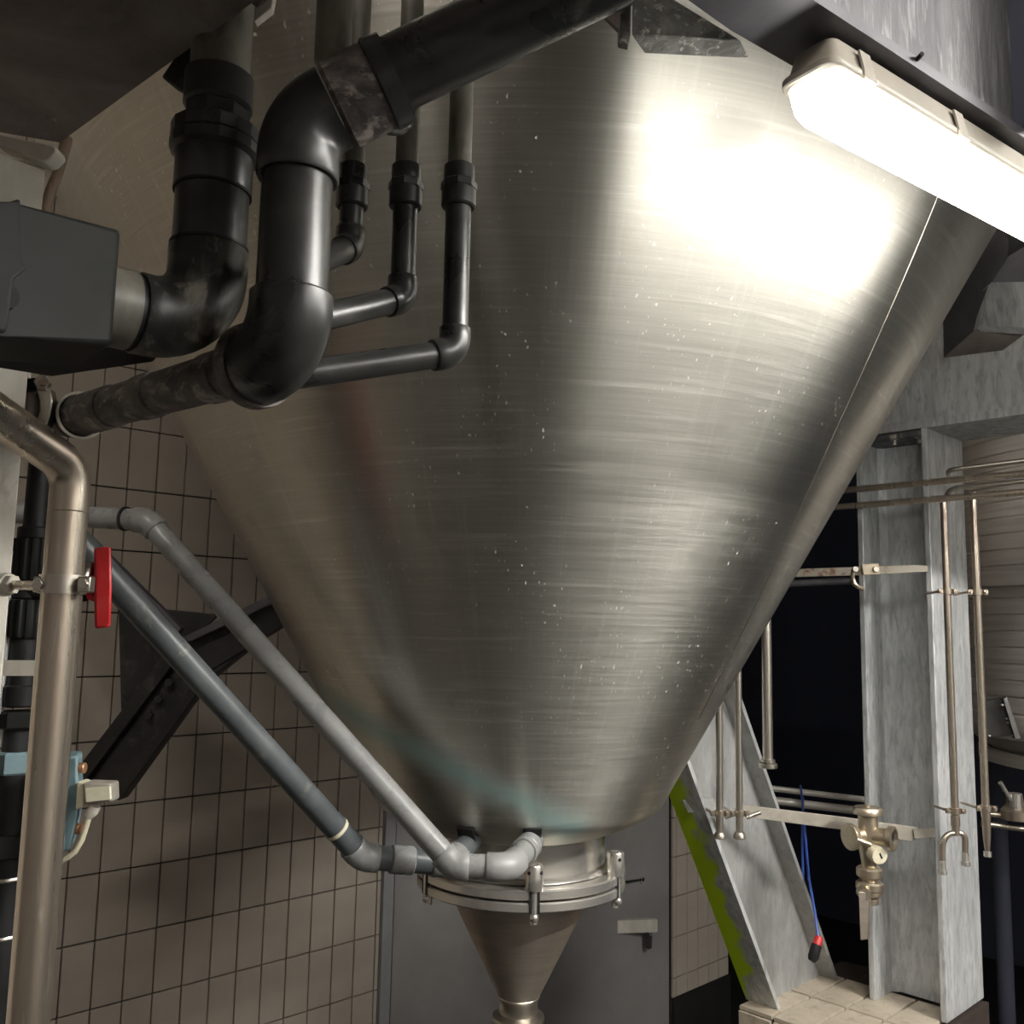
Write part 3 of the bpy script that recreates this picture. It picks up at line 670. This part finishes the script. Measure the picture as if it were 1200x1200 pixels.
# --- three small vertical lines
def small_line(cx, cyx, Y, y_un, y_elb, left, r, label, jx):
    b = A(cx, cyx, Y); ax_ = lambda y: onaxis(b, y)
    t = thing('drain_pipe', label, 'pipe', ax_(y_elb + 20), 'small drain pipes on the tank')
    MB().tube([ax_(-110), ax_(y_un + 14)], r * .98, 18).build('pipe', 'pvc_olive', t)
    h = (ax_(y_un) - ax_(y_un + 22)).length
    sleeve(t, ax_(y_un + 9), Z, r * 1.28, h * .95, 'socket', 'pvc_dark', 20)
    hexnut(t, ax_(y_un + 23), Z, r * 1.52, h * .5, 'union_nut', 'pvc_dark', 8)
    sleeve(t, ax_(y_un + 37), Z, r * 1.42, h * 1.0, 'socket', 'pvc_dark', 20)
    cr = ax_(y_elb); en = A(*left)
    run(t, [ax_(y_un + 40), cr, en], r * 1.06, 'pvc_dark', bend=1.5, em='pvc_dark', er=1.2, sock=.75)
small_line(541, 110, 1.13, 196, 413, (300, 446, 1.0), .0155, 'rightmost of three small black drain pipes, elbow lowest', 0)
small_line(478, 160, 1.145, 196, 350, (330, 383, 1.0), .0152, 'middle of three small black drain pipes before the tank', 0)
small_line(414, 200, 1.16, 196, 290, (345, 318, 1.0), .0150, 'leftmost of three small black drain pipes, half hidden by the thick one', 0)
hk = MB().tube([A(452, 143, 1.03), A(456, 152, 1.04), A(468, 153, 1.08), A(478, 146, 1.12), A(483, 132, 1.12)], .0065, 10).build('pipe_hook', 'pvc_dark', None); tag(hk, 'dark hook clip between thick drain pipe and middle small pipe', 'hook')
# --- grey plastic lines to the tank neck
g1 = thing('plastic_pipe', 'upper light grey plastic pipe slanting down to the tank bottom', 'pipe', A(530, 1030, 1.9))
P = [A(20, 601, 2.08), A(173, 610, 2.0), A(531, 1014, 1.9), A(597, 1017, 1.9), s2 + Vector((0, -.01, -.012))]
P[4] = A(625, 985, s2.y + .015)
run(g1, P, .0235, 'pvc', bend=1.7, em='pvc', er=1.18, sock=.6)
sleeve(g1, A(147, 608, 2.012), (P[1] - P[0]), .0268, .006, 'coupling', 'black', 24)
k = (P[4] - P[3]).normalized(); sleeve(g1, P[4] - k * .075, k, .0285, .012, 'collar', 'pvc', 24); sleeve(g1, P[4] - k * .045, k, .0275, .03, 'coupling', 'pvc', 24)
g2 = thing('plastic_pipe', 'lower slate grey plastic pipe slanting from the red valve to the tank', 'pipe', A(430, 1020, 1.95))
P = [A(70, 612, 1.58), A(424, 1004, 1.96), A(527, 1012, 2.02), A(552, 984, s1.y + .02)]
run(g2, P, .0245, 'pvc_blue', bend=1.9, em='pvc', er=1.18, sock=.6)
k = (P[1] - P[0]).normalized(); sleeve(g2, P[1] - k * .085, k, .0262, .008, 'glue_ring', 'cream', 24)
k = (P[2] - P[1]).normalized(); sleeve(g2, up(P[1], P[2], .45), k, .0285, .05, 'coupling', 'pvc', 24)
# --- stainless pipe at left
sp_ = thing('steel_pipe', 'weathered stainless pipe running down the left side in front of the fittings', 'pipe', Vector((A(40, 1210, 1.24).x, 1.24, 0)))
Bd = A(84, 548, 1.24); bb = onaxis(Vector((Bd.x, Bd.y, 0)), 548)
P = [A(-90, 425, 1.02), bb, Vector((bb.x, bb.y, 0.0))]
P[0] = bb + (A(-60, 447, 1.06) - bb) * 1.6
run(sp_, P, .0255, 'steel_pipe', bend=1.7, n=28)
def ax3(y): return onaxis(Vector((bb.x, bb.y, 0)), y)
MB().lathe([(.0254, -.0012), (.0262, 0), (.0254, .0012)], ax3(600), Z, 28, caps=False).build('weld_ring', 'steel_pipe', sp_)
cl = thing('pipe_clamp', 'steel ring clamp on the stainless pipe beside the red valve handle', 'clamp', ax3(684))
c = ax3(685)
MB().lathe([(.0257, -.0125), (.0292, -.0125), (.0292, .0125), (.0257, .0125)], c, Z, 32, caps=False).build('band', 'steel', cl)
for s, px in ((-1, 49), (1, 101)):
    k = A(px, 685, 1.225); MB().box(k, Vector((1, 0, 0)), Vector((0, 1, 0)), Z, .017, .016, .021).build('ear', 'steel', cl, bevel=.002)
    hexnut(cl, k + Vector((.001, -.011, 0)), Vector((0, -1, 0)), .007, .006, 'bolt', 'steel')
MB().tube([A(44, 686, 1.24), A(26, 686, 1.28), A(10, 685, 1.31)], .0065, 12).build('rod', 'steel_pipe', cl)
hexnut(cl, A(13, 685, 1.30), Vector((1, -.3, 0)), .014, .012, 'lock_nut', 'galv_warm')
MB().lathe([(.017, 0), (.015, .01)], A(6, 685, 1.305), Vector((1, -.6, 0)), 16).build('base_boss', 'galv_warm', cl)
# --- black valve train behind the stainless pipe
vt = thing('valve_train', 'black plastic unions and valve with a red handle behind the stainless pipe', 'valve', Vector((A(8, 1100, 1.47).x, 1.47, 0)))
vb = A(42, 600, 1.47); vv = lambda y: onaxis(Vector((vb.x, vb.y, 0)), y)
def hh(a, b): return (vv(a) - vv(b)).length
MB().tube([vv(505), vv(620)], [.016, .0175], 20).build('pipe', 'black', vt)
sleeve(vt, vv(625), Z, .024, hh(618, 632), 'collar', 'black', 24)
ribbed(vt, vv(656), Z, .031, hh(633, 681), 'union_nut', 'box')
sleeve(vt, vv(691), Z, .026, hh(680, 703), 'valve_body', 'black', 24)
ribbed(vt, vv(725), Z, .031, hh(703, 747), 'union_nut', 'box')
sleeve(vt, vv(785), Z, .022, hh(745, 826), 'pipe', 'black', 20)
sleeve(vt, vv(815), Z, .027, hh(803, 829), 'collar', 'black', 20)
hexnut(vt, vv(843), Z, .034, hh(833, 853), 'hex_nut', 'box')
MB().tube([vv(853), vv(885)], .02, 16).build('pipe', 'black', vt)
hexnut(vt, vv(893), Z, .031, hh(880, 906), 'hex_nut', 'teal')
MB().tube([vv(906), vv(985)], .025, 16).build('body', 'black', vt)
hexnut(vt, vv(990), Z, .034, hh(977, 1005), 'hex_nut', 'box')
MB().tube([vv(1003), Vector((vb.x, vb.y, 0))], .024, 16).build('pipe', 'black', vt)
for y in (1028, 1096): MB().lathe([(.0255, -.003), (.027, 0), (.0255, .003)], vv(y), Z, 20, caps=False).build('retaining_wire', 'steel', vt)
# red handle on a stem reaching right
hy = A(112, 690, 1.45)
MB().tube([vv(690), A(100, 690, 1.455)], [.024, .02], 18).build('valve_bonnet', 'black', vt)
MB().tube([A(96, 672, 1.46), A(101, 676, 1.45), A(106, 662, 1.46)], .01, 10).build('bracket', 'steel', vt)
hd = MB().prism([A(110, 642, 1.44), A(130, 640, 1.44), A(131, 688, 1.44), A(129.5, 735, 1.44), A(111, 737, 1.44)], Vector((-.022, .05, 0)))
hd.build('handle', 'red', vt, bevel=.004, label='red plastic lever handle')
MB().prism([A(100, 676, 1.45), A(113, 672, 1.445), A(113, 706, 1.445), A(100, 702, 1.45)], Vector((-.004, .03, 0))).build('handle_hub', 'red', vt, bevel=.003, label='red hub of the lever handle')
# --- blue-green actuator with sensor
ac_ = thing('flow_sensor', 'blue-green cast housing with cream sensor box and cable, right of the stainless pipe', 'sensor', A(82, 1000, 1.42))
MB().prism([A(70, 887, 1.42), A(91, 886, 1.42), A(91, 910, 1.42), A(93, 930, 1.42), A(90, 960, 1.42), A(85, 985, 1.42), A(82, 997, 1.42), A(66, 1000, 1.42)], Vector((-.02, .06, 0))).build('housing', 'teal', ac_, bevel=.004)
MB().prism([A(72, 892, 1.415), A(78, 902, 1.415), A(79, 940, 1.415), A(76, 998, 1.415), A(68, 998, 1.415)], Vector((-.02, .01, 0))).build('cover', 'teal', ac_, bevel=.002)
MB().prism([A(90, 916, 1.41), A(98, 918, 1.41), A(98, 945, 1.41), A(88, 950, 1.41)], Vector((0, .03, 0))).build('adapter', 'cream', ac_, bevel=.002)
MB().prism([A(97, 917, 1.405), A(130, 918, 1.41), A(131, 940, 1.41), A(97, 943, 1.405)], Vector((.0, .03, .0))).build('sensor_box', 'bar', ac_, bevel=.003)
MB().prism([A(100, 924, 1.402), A(128, 922, 1.402), A(129, 937, 1.402), A(101, 940, 1.402)], Vector((0, .006, 0))).build('rating_label', 'paper', ac_)
for y, x in ((900, 95), (971, 90)): sleeve(ac_, A(x, y, 1.43), Vector((1, 0, 0)), .008, .013, 'copper_plug', 'copper', 12)
MB().tube([A(112, 944, 1.42), A(108, 951, 1.42), A(103, 957, 1.42)], [.008, .009, .006], 12).build('cable_gland', 'galv_warm', ac_)
MB().tube([A(106, 952, 1.42), A(101, 968, 1.42), A(96, 984, 1.42), A(88, 998, 1.42), A(75, 1008, 1.42), A(55, 1014, 1.43)], .0042, 10).build('cable', 'cream', ac_)
# ================================================================== LAMP
def lamp(name, label, o, d, length, emat, clips):
    n = Vector((d.y, -d.x, 0)); t = thing(name, label, 'lamp', o)
    def outline(hw, ins, rad, z):
        pts = []
        for sx, sy, a0 in ((1, 1, 0), (0, 1, 90), (0, -1, 180), (1, -1, 270)):
            cx = (length - ins - rad) if sx else (ins + rad); cy = sy * (hw - rad)
            for k in range(6):
                a = math.radians(a0 + 18 * k); pts.append(o + d * (cx + rad * math.cos(a)) + n * (cy + rad * math.sin(a)) + Z * z)
        return pts
    def loft(levels):
        mb = MB(); N = 24
        for lv in levels: mb.v += outline(*lv)
        for i in range(len(levels) - 1):
            for k in range(N): mb.f.append((i * N + k, i * N + (k + 1) % N, (i + 1) * N + (k + 1) % N, (i + 1) * N + k))
        mb.f.append(tuple(range(N))[::-1]); mb.f.append(tuple((len(levels) - 1) * N + k for k in range(N))); return mb
    loft([(.036, .0, .018, .002), (.028, .008, .014, .034), (.024, .012, .012, .037)]).build('housing', 'housing', t)
    loft([(.0375, -.004, .02, -.006), (.039, -.006, .02, -.004), (.039, -.006, .02, .003), (.0375, -.004, .02, .005)]).build('rim', 'housing', t)
    loft([(.0355, .002, .018, -.006), (.0345, .004, .017, -.012), (.034, .006, .017, -.018)]).build('diffuser_skirt', 'lamp_end', t)
    loft([(.034, .006, .017, -.018), (.032, .01, .016, -.032), (.026, .018, .014, -.043), (.012, .03, .008, -.048)]).build('diffuser', emat, t)
    for s in clips:
        for q in (-1, 1):
            MB().prism([o + d * (s - .010) + n * (.0405 * q) + Z * -.009, o + d * (s - .010) + n * (.032 * q) + Z * .03, o + d * (s + .010) + n * (.032 * q) + Z * .03, o + d * (s + .010) + n * (.0405 * q) + Z * -.009], n * (.003 * q)).build('clip', 'housing', t)
    return t
s0 = 0
lamp('strip_light', 'lit cream strip light under the beam at upper right', L0, LD, 1.25, 'lamp', [.06, .26, .46, .72, 1.0])
for k_, (lx, ly, lz, ld_) in enumerate(((2.3, .2, EZ + 1.5, U), (1.3, -2.0, TOP - .25, W), (-1.6, -1.0, TOP - .25, U), (3.1, -1.6, EZ + 1.5, U))):  # the last three are unseen lamps added to brighten the room
    wh = ('right of the viewer', 'added as fill behind the viewer', 'added as fill at the rear left', 'added as fill at the far right')[k_]
    o_ = Vector((lx, ly, lz)); lamp('strip_light', 'lit strip light hung from the ceiling out of view, ' + wh, o_, ld_, 1.25, ('lamp_b', 'fill_rear', 'fill_rear', 'fill_right')[k_], [.2, .9])
    for s_ in (.25, 1.0): tag(MB().tube([o_ + ld_ * s_ + Z * .036, Vector((lx, ly, TOP)) + ld_ * s_], .004, 6).build('hanger_rod', 'steel', None), 'thin rod %s the strip light %s' % ('at the near end of' if s_ < .5 else 'at the far end of', wh), 'rod', 'strip light rods')
tag(MB().tube([A(1163, 8, 1.25), A(1178, 70, 1.26), A(1188, 130, 1.27), A(1197, 190, 1.28), A(1199, 216, 1.28)], .0009, 5).build('cobweb', 'web_thread', None), 'pale cobweb thread hanging in front of the beam at upper right', 'cobweb')
# ================================================================== RIGHT SIDE PIPEWORK
YR = C0.y - .06
def wline(px0, py0, Y, x1):
    """a level pipe along the beam direction through the given pixel, out to column x1"""
    p = A(px0, py0, Y); return p
def level(px, py, px2, Y, r, label, m='steel_pipe', back=.9, grp='level rails across the column', caps=None):
    p = A(px, py, Y); q = AP(px2, 560, p, U); q = Vector((q.x, q.y, p.z)); d = (q - p); d.z = 0; d.normalize()
    mb = MB().tube([p + W * back, q], r, 14)
    return tag(mb.build('rail_pipe', m, None), label, 'pipe', None)
level(987, 575, 1230, 2.86, .0098, 'upper level stainless rail crossing the pale column')
level(985, 594, 1230, 2.82, .0094, 'lower level stainless rail crossing the pale column')
def bent(pts, r, label, m='steel', name='rail_pipe', cat='pipe'): 
    path = [pts[0]]
    for i in range(1, len(pts) - 1):
        d0 = (pts[i] - pts[i - 1]).normalized(); d1 = (pts[i + 1] - pts[i]).normalized()
        path += arc(pts[i], d0, d1, min(r * 3, (pts[i + 1] - pts[i]).length * .45), 6)
    path.append(pts[-1])
    return tag(MB().tube(path, r, 14).build(name, m, None), label, cat)
bent([A(1112, 556, 2.78), A(1111, 551, 2.74), A(1230, 536, 2.6)], .0075, 'short rear rail with a rounded end above the upper rail')
bent([A(1108, 588, 2.80), A(1112, 573, 2.77), A(1230, 561, 2.6)], .0075, 'short hooked rail between the two level rails')
def vline(px, py, Y, y0, y1, r): 
    b = A(px, py, Y); return onaxis(b, y0), onaxis(b, y1)
def clampring(parent, p, r, m='steel_pipe'):
    MB().lathe([(r * 1.0, -.008), (r * 1.5, -.008), (r * 1.5, .008), (r * 1.0, .008)], p, Z, 16, caps=False).build('clamp_ring', m, parent)
    for s in (-1, 1):
        k = p + Vector((s * r * 2.1, -.004, 0)); MB().box(k, Vector((1, 0, 0)), Vector((0, 1, 0)), Z, .012, .008, .014).build('clamp_ear', m, parent); hexnut(parent, k + Vector((0, -.007, 0)), Vector((0, -1, 0)), .005, .006, 'clamp_bolt', m)
    MB().tube([p + Vector((-r * 2, 0, 0)), p + Vector((-r * 2, .1, -.004))], .004, 8).build('clamp_rod', m, parent)
# fork-ended drop
YV = 2.74
p0, p1 = vline(1110, 700, YV, 589, 979, 0)
fk = thing('sample_pipe', 'slim vertical pipe on the column ending in a two-pronged fork', 'pipe', p1)
MB().tube([p0, p1], .0105, 16).build('pipe', 'steel_pipe', fk)
q = onaxis(p0, 975); lft = onaxis(A(1104, 1000, YV), 985); rgt = onaxis(A(1127, 1000, YV), 985)
sleeve(fk, onaxis(p0, 962), Z, .0125, .03, 'socket', 'steel_pipe', 16)
J_ = onaxis(p0, 976)
def bez(a, b, c, n=8): return [a * (1 - t) ** 2 + b * 2 * t * (1 - t) + c * t * t for t in [i / n for i in range(n + 1)]]
pL = A(1104, 1010, YV); pR = A(1131, 1000, YV)
MB().tube(bez(J_, A(1106, 976, YV), A(1104, 992, YV)) + [pL], .0085, 14).build('prong', 'steel_pipe', fk)
MB().tube([J_] + bez(A(1122, 976, YV), A(1132, 976, YV), A(1131, 988, YV)) + [pR], .0085, 14).build('prong', 'steel_pipe', fk)
for p in (pL, pR): sleeve(fk, p - Z * .012, Z, .0095, .03, 'nipple', 'chrome', 14); sleeve(fk, p - Z * .028, Z, .0125, .012, 'end_cap', 'chrome', 14)
for y in (693, 950): clampring(fk, onaxis(p0, y), .0105)
p0, p1 = vline(1146, 720, YV - .04, 577, 965, 0)
vp = thing('sample_pipe', 'slim vertical pipe past the right column edge ending in a tapered nozzle', 'pipe', onaxis(p0, 1003))
MB().tube([p0, p1], .0105, 16).build('pipe', 'steel_pipe', vp)
MB().tube([onaxis(p0, 950), onaxis(p0, 980), onaxis(p0, 1000)], [.0125, .0105, .006], 16).build('nozzle', 'steel_pipe', vp); sleeve(vp, onaxis(p0, 1001), Z, .0105, .014, 'end_cap', 'chrome', 14)
for y in (694, 947): clampring(vp, onaxis(p0, y), .0105)
# drops behind the cone edge
for px, lab, ytop, ybot in ((843, 'left of two thin stainless tubes in front of the leaning leg', 780, 978), (866, 'right of two thin stainless tubes in front of the leaning leg', 720, 978)):
    b = A(px, 900, 2.62); a, c = onaxis(b, ytop), onaxis(b, ybot)
    t = thing('drop_tube', lab, 'pipe', c, 'thin tubes by the leaning leg')
    MB().tube([a, c], .0095, 14).build('pipe', 'steel', t)
    sleeve(t, c, Z, .0125, .014, 'ferrule', 'steel', 16); MB().lathe([(.017, -.004), (.018, 0), (.012, .012)], c - Z * .006, Z, 16).build('end_cap', 'steel', t)
    clampring(t, onaxis(b, 953), .0095)
b = A(899, 820, 2.72); a, c = onaxis(b, 690), onaxis(b, 897)
t = thing('drop_tube', 'wider stainless tube with flanged end hanging right of the cone', 'pipe', c)
MB().tube([a, c], .0145, 16).build('pipe', 'steel', t); sleeve(t, c, Z, .026, .014, 'flange', 'steel', 20); sleeve(t, c + Z * .013, Z, .02, .01, 'flange', 'steel', 20)
# flat bar across leg and column
fb = thing('flat_bar', 'long flat steel bar bolted across leaning leg and pale column', 'bar', A(930, 965, 2.72))
def strip(pts, name, m, par, th=.008): return MB().prism([A(*k) for k in pts], Vector((.003, th, 0))).build(name, m, par, bevel=.001)
strip([(868, 943, 2.76), (990, 958, 2.8), (1076, 970, 2.83), (1078, 982, 2.83), (1068, 986, 2.83), (990, 973, 2.8), (870, 957, 2.76)], 'bar', 'bar', fb)
strip([(1070, 972, 2.82), (1096, 970, 2.82), (1096, 981, 2.82), (1072, 983, 2.82)], 'end_tab', 'bar', fb)
strip([(800, 938, 2.72), (836, 936, 2.73), (842, 948, 2.74), (870, 950, 2.75), (868, 955, 2.75), (806, 952, 2.72)], 'bracket', 'leg_paint', fb, .03)
MB().lathe([(.009, 0), (.022, 0), (.022, .01), (.009, .01)], A(812, 932, 2.74), Vector((0, -1, .2)), 18, caps=False).build('eye', 'bar', fb)
for px in (856, 881): MB().tube([A(px - 6, 958, 2.7), A(px + 10, 952, 2.7)], .006, 10).build('bolt', 'steel', fb)
# three-way valve at the end of the bar
va = thing('sample_valve', 'warm steel cross valve with long lever hanging on the flat bar', 'valve', A(1018, 1075, 2.7))
YK = 2.7; kb = A(1018, 990, YK); kv = lambda y: onaxis(kb, y)
def kl(y0, y1): return (kv(y0) - kv(y1)).length
MB().lathe([(.03, 0), (.041, .003), (.041, .016), (.036, .022), (.006, .023), (.006, .03)], kv(955), Z, 24).build('top_cap', 'brass', va)
MB().lathe([(.027, 0), (.027, kl(950, 985)), ], kv(985), Z, 24).build('body', 'brass', va)
MB().lathe([(.020, 0), (.022, .02), (.029, .06), (.029, .1)], kv(1017), Z, 24).build('body', 'brass', va)
sleeve(va, kv(1022), Z, .035, kl(1016, 1029), 'union_nut', 'brass', 24, .2)
MB().tube([kv(1028), kv(1040)], .02, 18).build('neck', 'brass', va)
sleeve(va, kv(1038), Z, .037, kl(1032, 1043), 'flange', 'brass', 24, .2)
sleeve(va, kv(1045), Z, .034, kl(1042, 1050), 'flange', 'brass', 24, .2)
sleeve(va, kv(1055), Z, .024, kl(1051, 1059), 'outlet', 'brass', 24, .2)
dL = Vector((-1, -.35, -.05)).normalized(); cc = kv(978)
MB().lathe([(.02, 0), (.02, .045), (.033, .05), (.036, .056), (.036, .066), (.028, .068)], cc, dL, 24).build('side_port', 'brass', va)
dRr = Vector((.75, -.66, -.02)).normalized()
MB().lathe([(.024, 0), (.024, .05), (.033, .056), (.034, .07), (.029, .072), (.026, .072), (.025, .05)], cc, dRr, 28).build('open_port', 'brass', va)
MB().lathe([(.024, 0), (.024, .002)], cc + dRr * .06, dRr, 24).build('port_seal', 'black', va)
dF = Vector((.15, -1, -.1)).normalized(); gz = A(1020, 996, YK) + dF * .0505; MB().box(gz + Vector((.002, 0, .001)), Vector((.45, 0, -.9)).normalized(), dF, Vector((.9, 0, .45)).normalized(), .016, .001, .005).build('needle', 'black', va)

MB().lathe([(.024, .0), (.024, .045), (.022, .05)], A(1020, 996, YK - .0), Vector((.15, -1, -.1)), 24).build('gauge', 'cream', va)
MB().tube([A(1020, 990, YK - .05), A(1004, 984, YK - .05)], .007, 10).build('latch', 'brass', va)
MB().lathe([(.016, 0), (.016, .03)], A(1010, 1045, YK - .03), Vector((-.1, -1, 0)), 18).build('lever_pivot', 'brass', va)
MB().prism([A(1006, 1045, YK - .06), A(1018, 1045, YK - .06), A(1017, 1101, YK - .06), A(1008, 1102, YK - .06)], Vector((.012, .016, 0))).build('lever', 'hopper', va, bevel=.002)
MB().prism([A(1017, 1050, YK - .03), A(1021, 1050, YK - .03), A(1020, 1098, YK - .03), A(1016, 1100, YK - .03)], Vector((.004, .03, 0))).build('lever_web', 'hopper', va)
# upper flat bar with clamp, and pipe behind it
ub = thing('flat_bar', 'rust-spotted flat bar with open half clamp on the pale column', 'bar', A(1000, 672, 2.72))
strip([(900, 668, 2.9), (1012, 664, 2.78), (1066, 662, 2.74), (1087, 663, 2.73), (1087, 670, 2.73), (1012, 674, 2.78), (900, 677, 2.9)], 'bar', 'rust', ub)
strip([(1010, 661, 2.74), (1030, 660, 2.73), (1032, 673, 2.73), (1012, 674, 2.74)], 'clamp_block', 'brass', ub, .02)
MB().tube([A(1000, 668, 2.74), A(999, 676, 2.72), A(1001, 684, 2.71), A(1006, 688, 2.71), A(1011, 690, 2.72)], .0065, 10).build('half_clamp', 'brass', ub)
for px in (1002, 1026): hexnut(ub, A(px, 667, 2.725), Vector((0, -1, 0)), .009, .01, 'bolt', 'steel')
tag(MB().tube([A(880, 686, 3.25), A(1014, 680, 3.15)], .012, 14).build('rail_pipe', 'slate', None), 'dim grey pipe just under the rust-spotted flat bar', 'pipe')
# rails in the dark and the hanging cable
for dy, lab in ((0, 'upper of two dim rails in the dark, behind the flat bar'), (14, 'lower of two dim rails in the dark, behind the flat bar')):
    tag(MB().tube([A(880, 921 + dy, 3.55), A(1030, 939 + dy, 3.5)], .011 if dy == 0 else .015, 12).build('rail_pipe', 'tank2', None), lab, 'pipe')
cb = thing('hanging_cable', 'thin blue cable looped over a rail with red and black plug', 'cable', A(955, 1122, 2.98))
MB().tube([A(941, 945, 3.5), A(939, 929, 3.47), A(938, 921, 3.5), A(940, 935, 3.42), A(944, 985, 3.2), A(948, 1030, 3.05), A(955, 1070, 2.96), A(959, 1100, 2.92)], .0042, 8).build('cable', 'blue', cb)
MB().tube([A(941, 935, 3.52), A(940, 985, 3.3), A(941, 1032, 3.12)], .0042, 8).build('cable', 'blue', cb)
MB().tube([A(960, 1098, 2.92), A(957, 1108, 2.91)], [.012, .013], 12).build('plug_collar', 'red', cb, label='red collar of the plug')
MB().tube([A(957, 1107, 2.91), A(953, 1122, 2.9), A(951, 1126, 2.9)], [.015, .016, .011], 14).build('plug', 'black', cb)
# ---- second tank in the gloom
t2c = A(1330, 700, 4.6); t2 = thing('ribbed_tank', 'dim ribbed stainless tank beyond the right column', 'tank', Vector((t2c.x, t2c.y, EZ - 1.5)))
R2 = .80
zlo = onaxis(A(1170, 700, 4.1), 862).z; zhi = EZ + 1.55
pr = [(R2 * .3, zlo - .28), (R2 * .75, zlo - .17), (R2 * .97, zlo - .05)]
z = zlo
while z < zhi: pr += [(R2, z), (R2, z + .062), (R2 - .007, z + .066), (R2 - .007, z + .072)]; z += .076
pr += [(R2, zhi), (R2 * .5, zhi + .2), (.05, zhi + .26)]
MB().lathe(pr, Vector((t2c.x, t2c.y, 0)), Z, 72).build('shell', 'tank2', t2, angle=30)
MB().lathe([(R2 + .004, 0), (R2 + .028, .003), (R2 + .028, .04), (R2 + .004, .043)], Vector((t2c.x, t2c.y, onaxis(A(1170, 700, 4.0), 682).z)), Z, 72, caps=False).build('stiffening_band', 'tank2', t2)
MB().lathe([(R2 * .85, 0), (R2 * .9, .0), (R2 * .9, .06), (R2 * .85, .06)], Vector((t2c.x, t2c.y, onaxis(A(1170, 700, 4.0), 918).z)), Z, 48, caps=False).build('base_ring', 'tank2', t2)
for a in (150, 215, 270, 330, 30, 90):
    k = Vector((t2c.x + R2 * .8 * math.cos(math.radians(a)), t2c.y + R2 * .8 * math.sin(math.radians(a)), 0)); MB().tube([k, Vector((k.x, k.y, zlo))], .04, 14).build('leg', 'dark', t2)
pan = MB().prism([A(1150, 822, 3.62), A(1178, 818, 3.58), A(1194, 862, 3.55), A(1150, 864, 3.62)], Vector((.01, .05, 0))).build('hatch', 'hatchm', t2, bevel=.003)
MB().prism([A(1176, 819, 3.55), A(1180, 817, 3.55), A(1196, 865, 3.52), A(1190, 866, 3.52)], Vector((.01, .04, 0))).build('hatch_edge', 'hatchm', pan)
for px, py in ((1174, 826), (1180, 842), (1181, 847), (1187, 862), (1159, 862)): MB().lathe([(.006, 0), (.004, .006)], A(px, py, 3.55), Vector((0, -1, 0)), 8).build('rivet', 'chrome', pan)
lv = thing('pipe_valve', 'small steel valve with raised lever on the low pipe at right edge', 'valve', A(1185, 955, 3.4))
MB().tube([A(1150, 953, 3.45), A(1225, 961, 3.4)], .010, 12).build('pipe', 'steel_pipe', lv)
MB().tube([A(1150, 965, 3.45), A(1225, 975, 3.4)], .010, 12).build('pipe', 'steel_pipe', lv)
MB().lathe([(.05, 0), (.05, .03), (.03, .05), (.025, .09)], A(1190, 960, 3.42), Z, 16).build('body', 'steel_pipe', lv)
MB().tube([A(1186, 940, 3.4), A(1172, 917, 3.38)], .008, 10).build('lever', 'chrome', lv)
sleeve(lv, A(1190, 938, 3.4), Z, .022, .05, 'stem', 'chrome', 16)
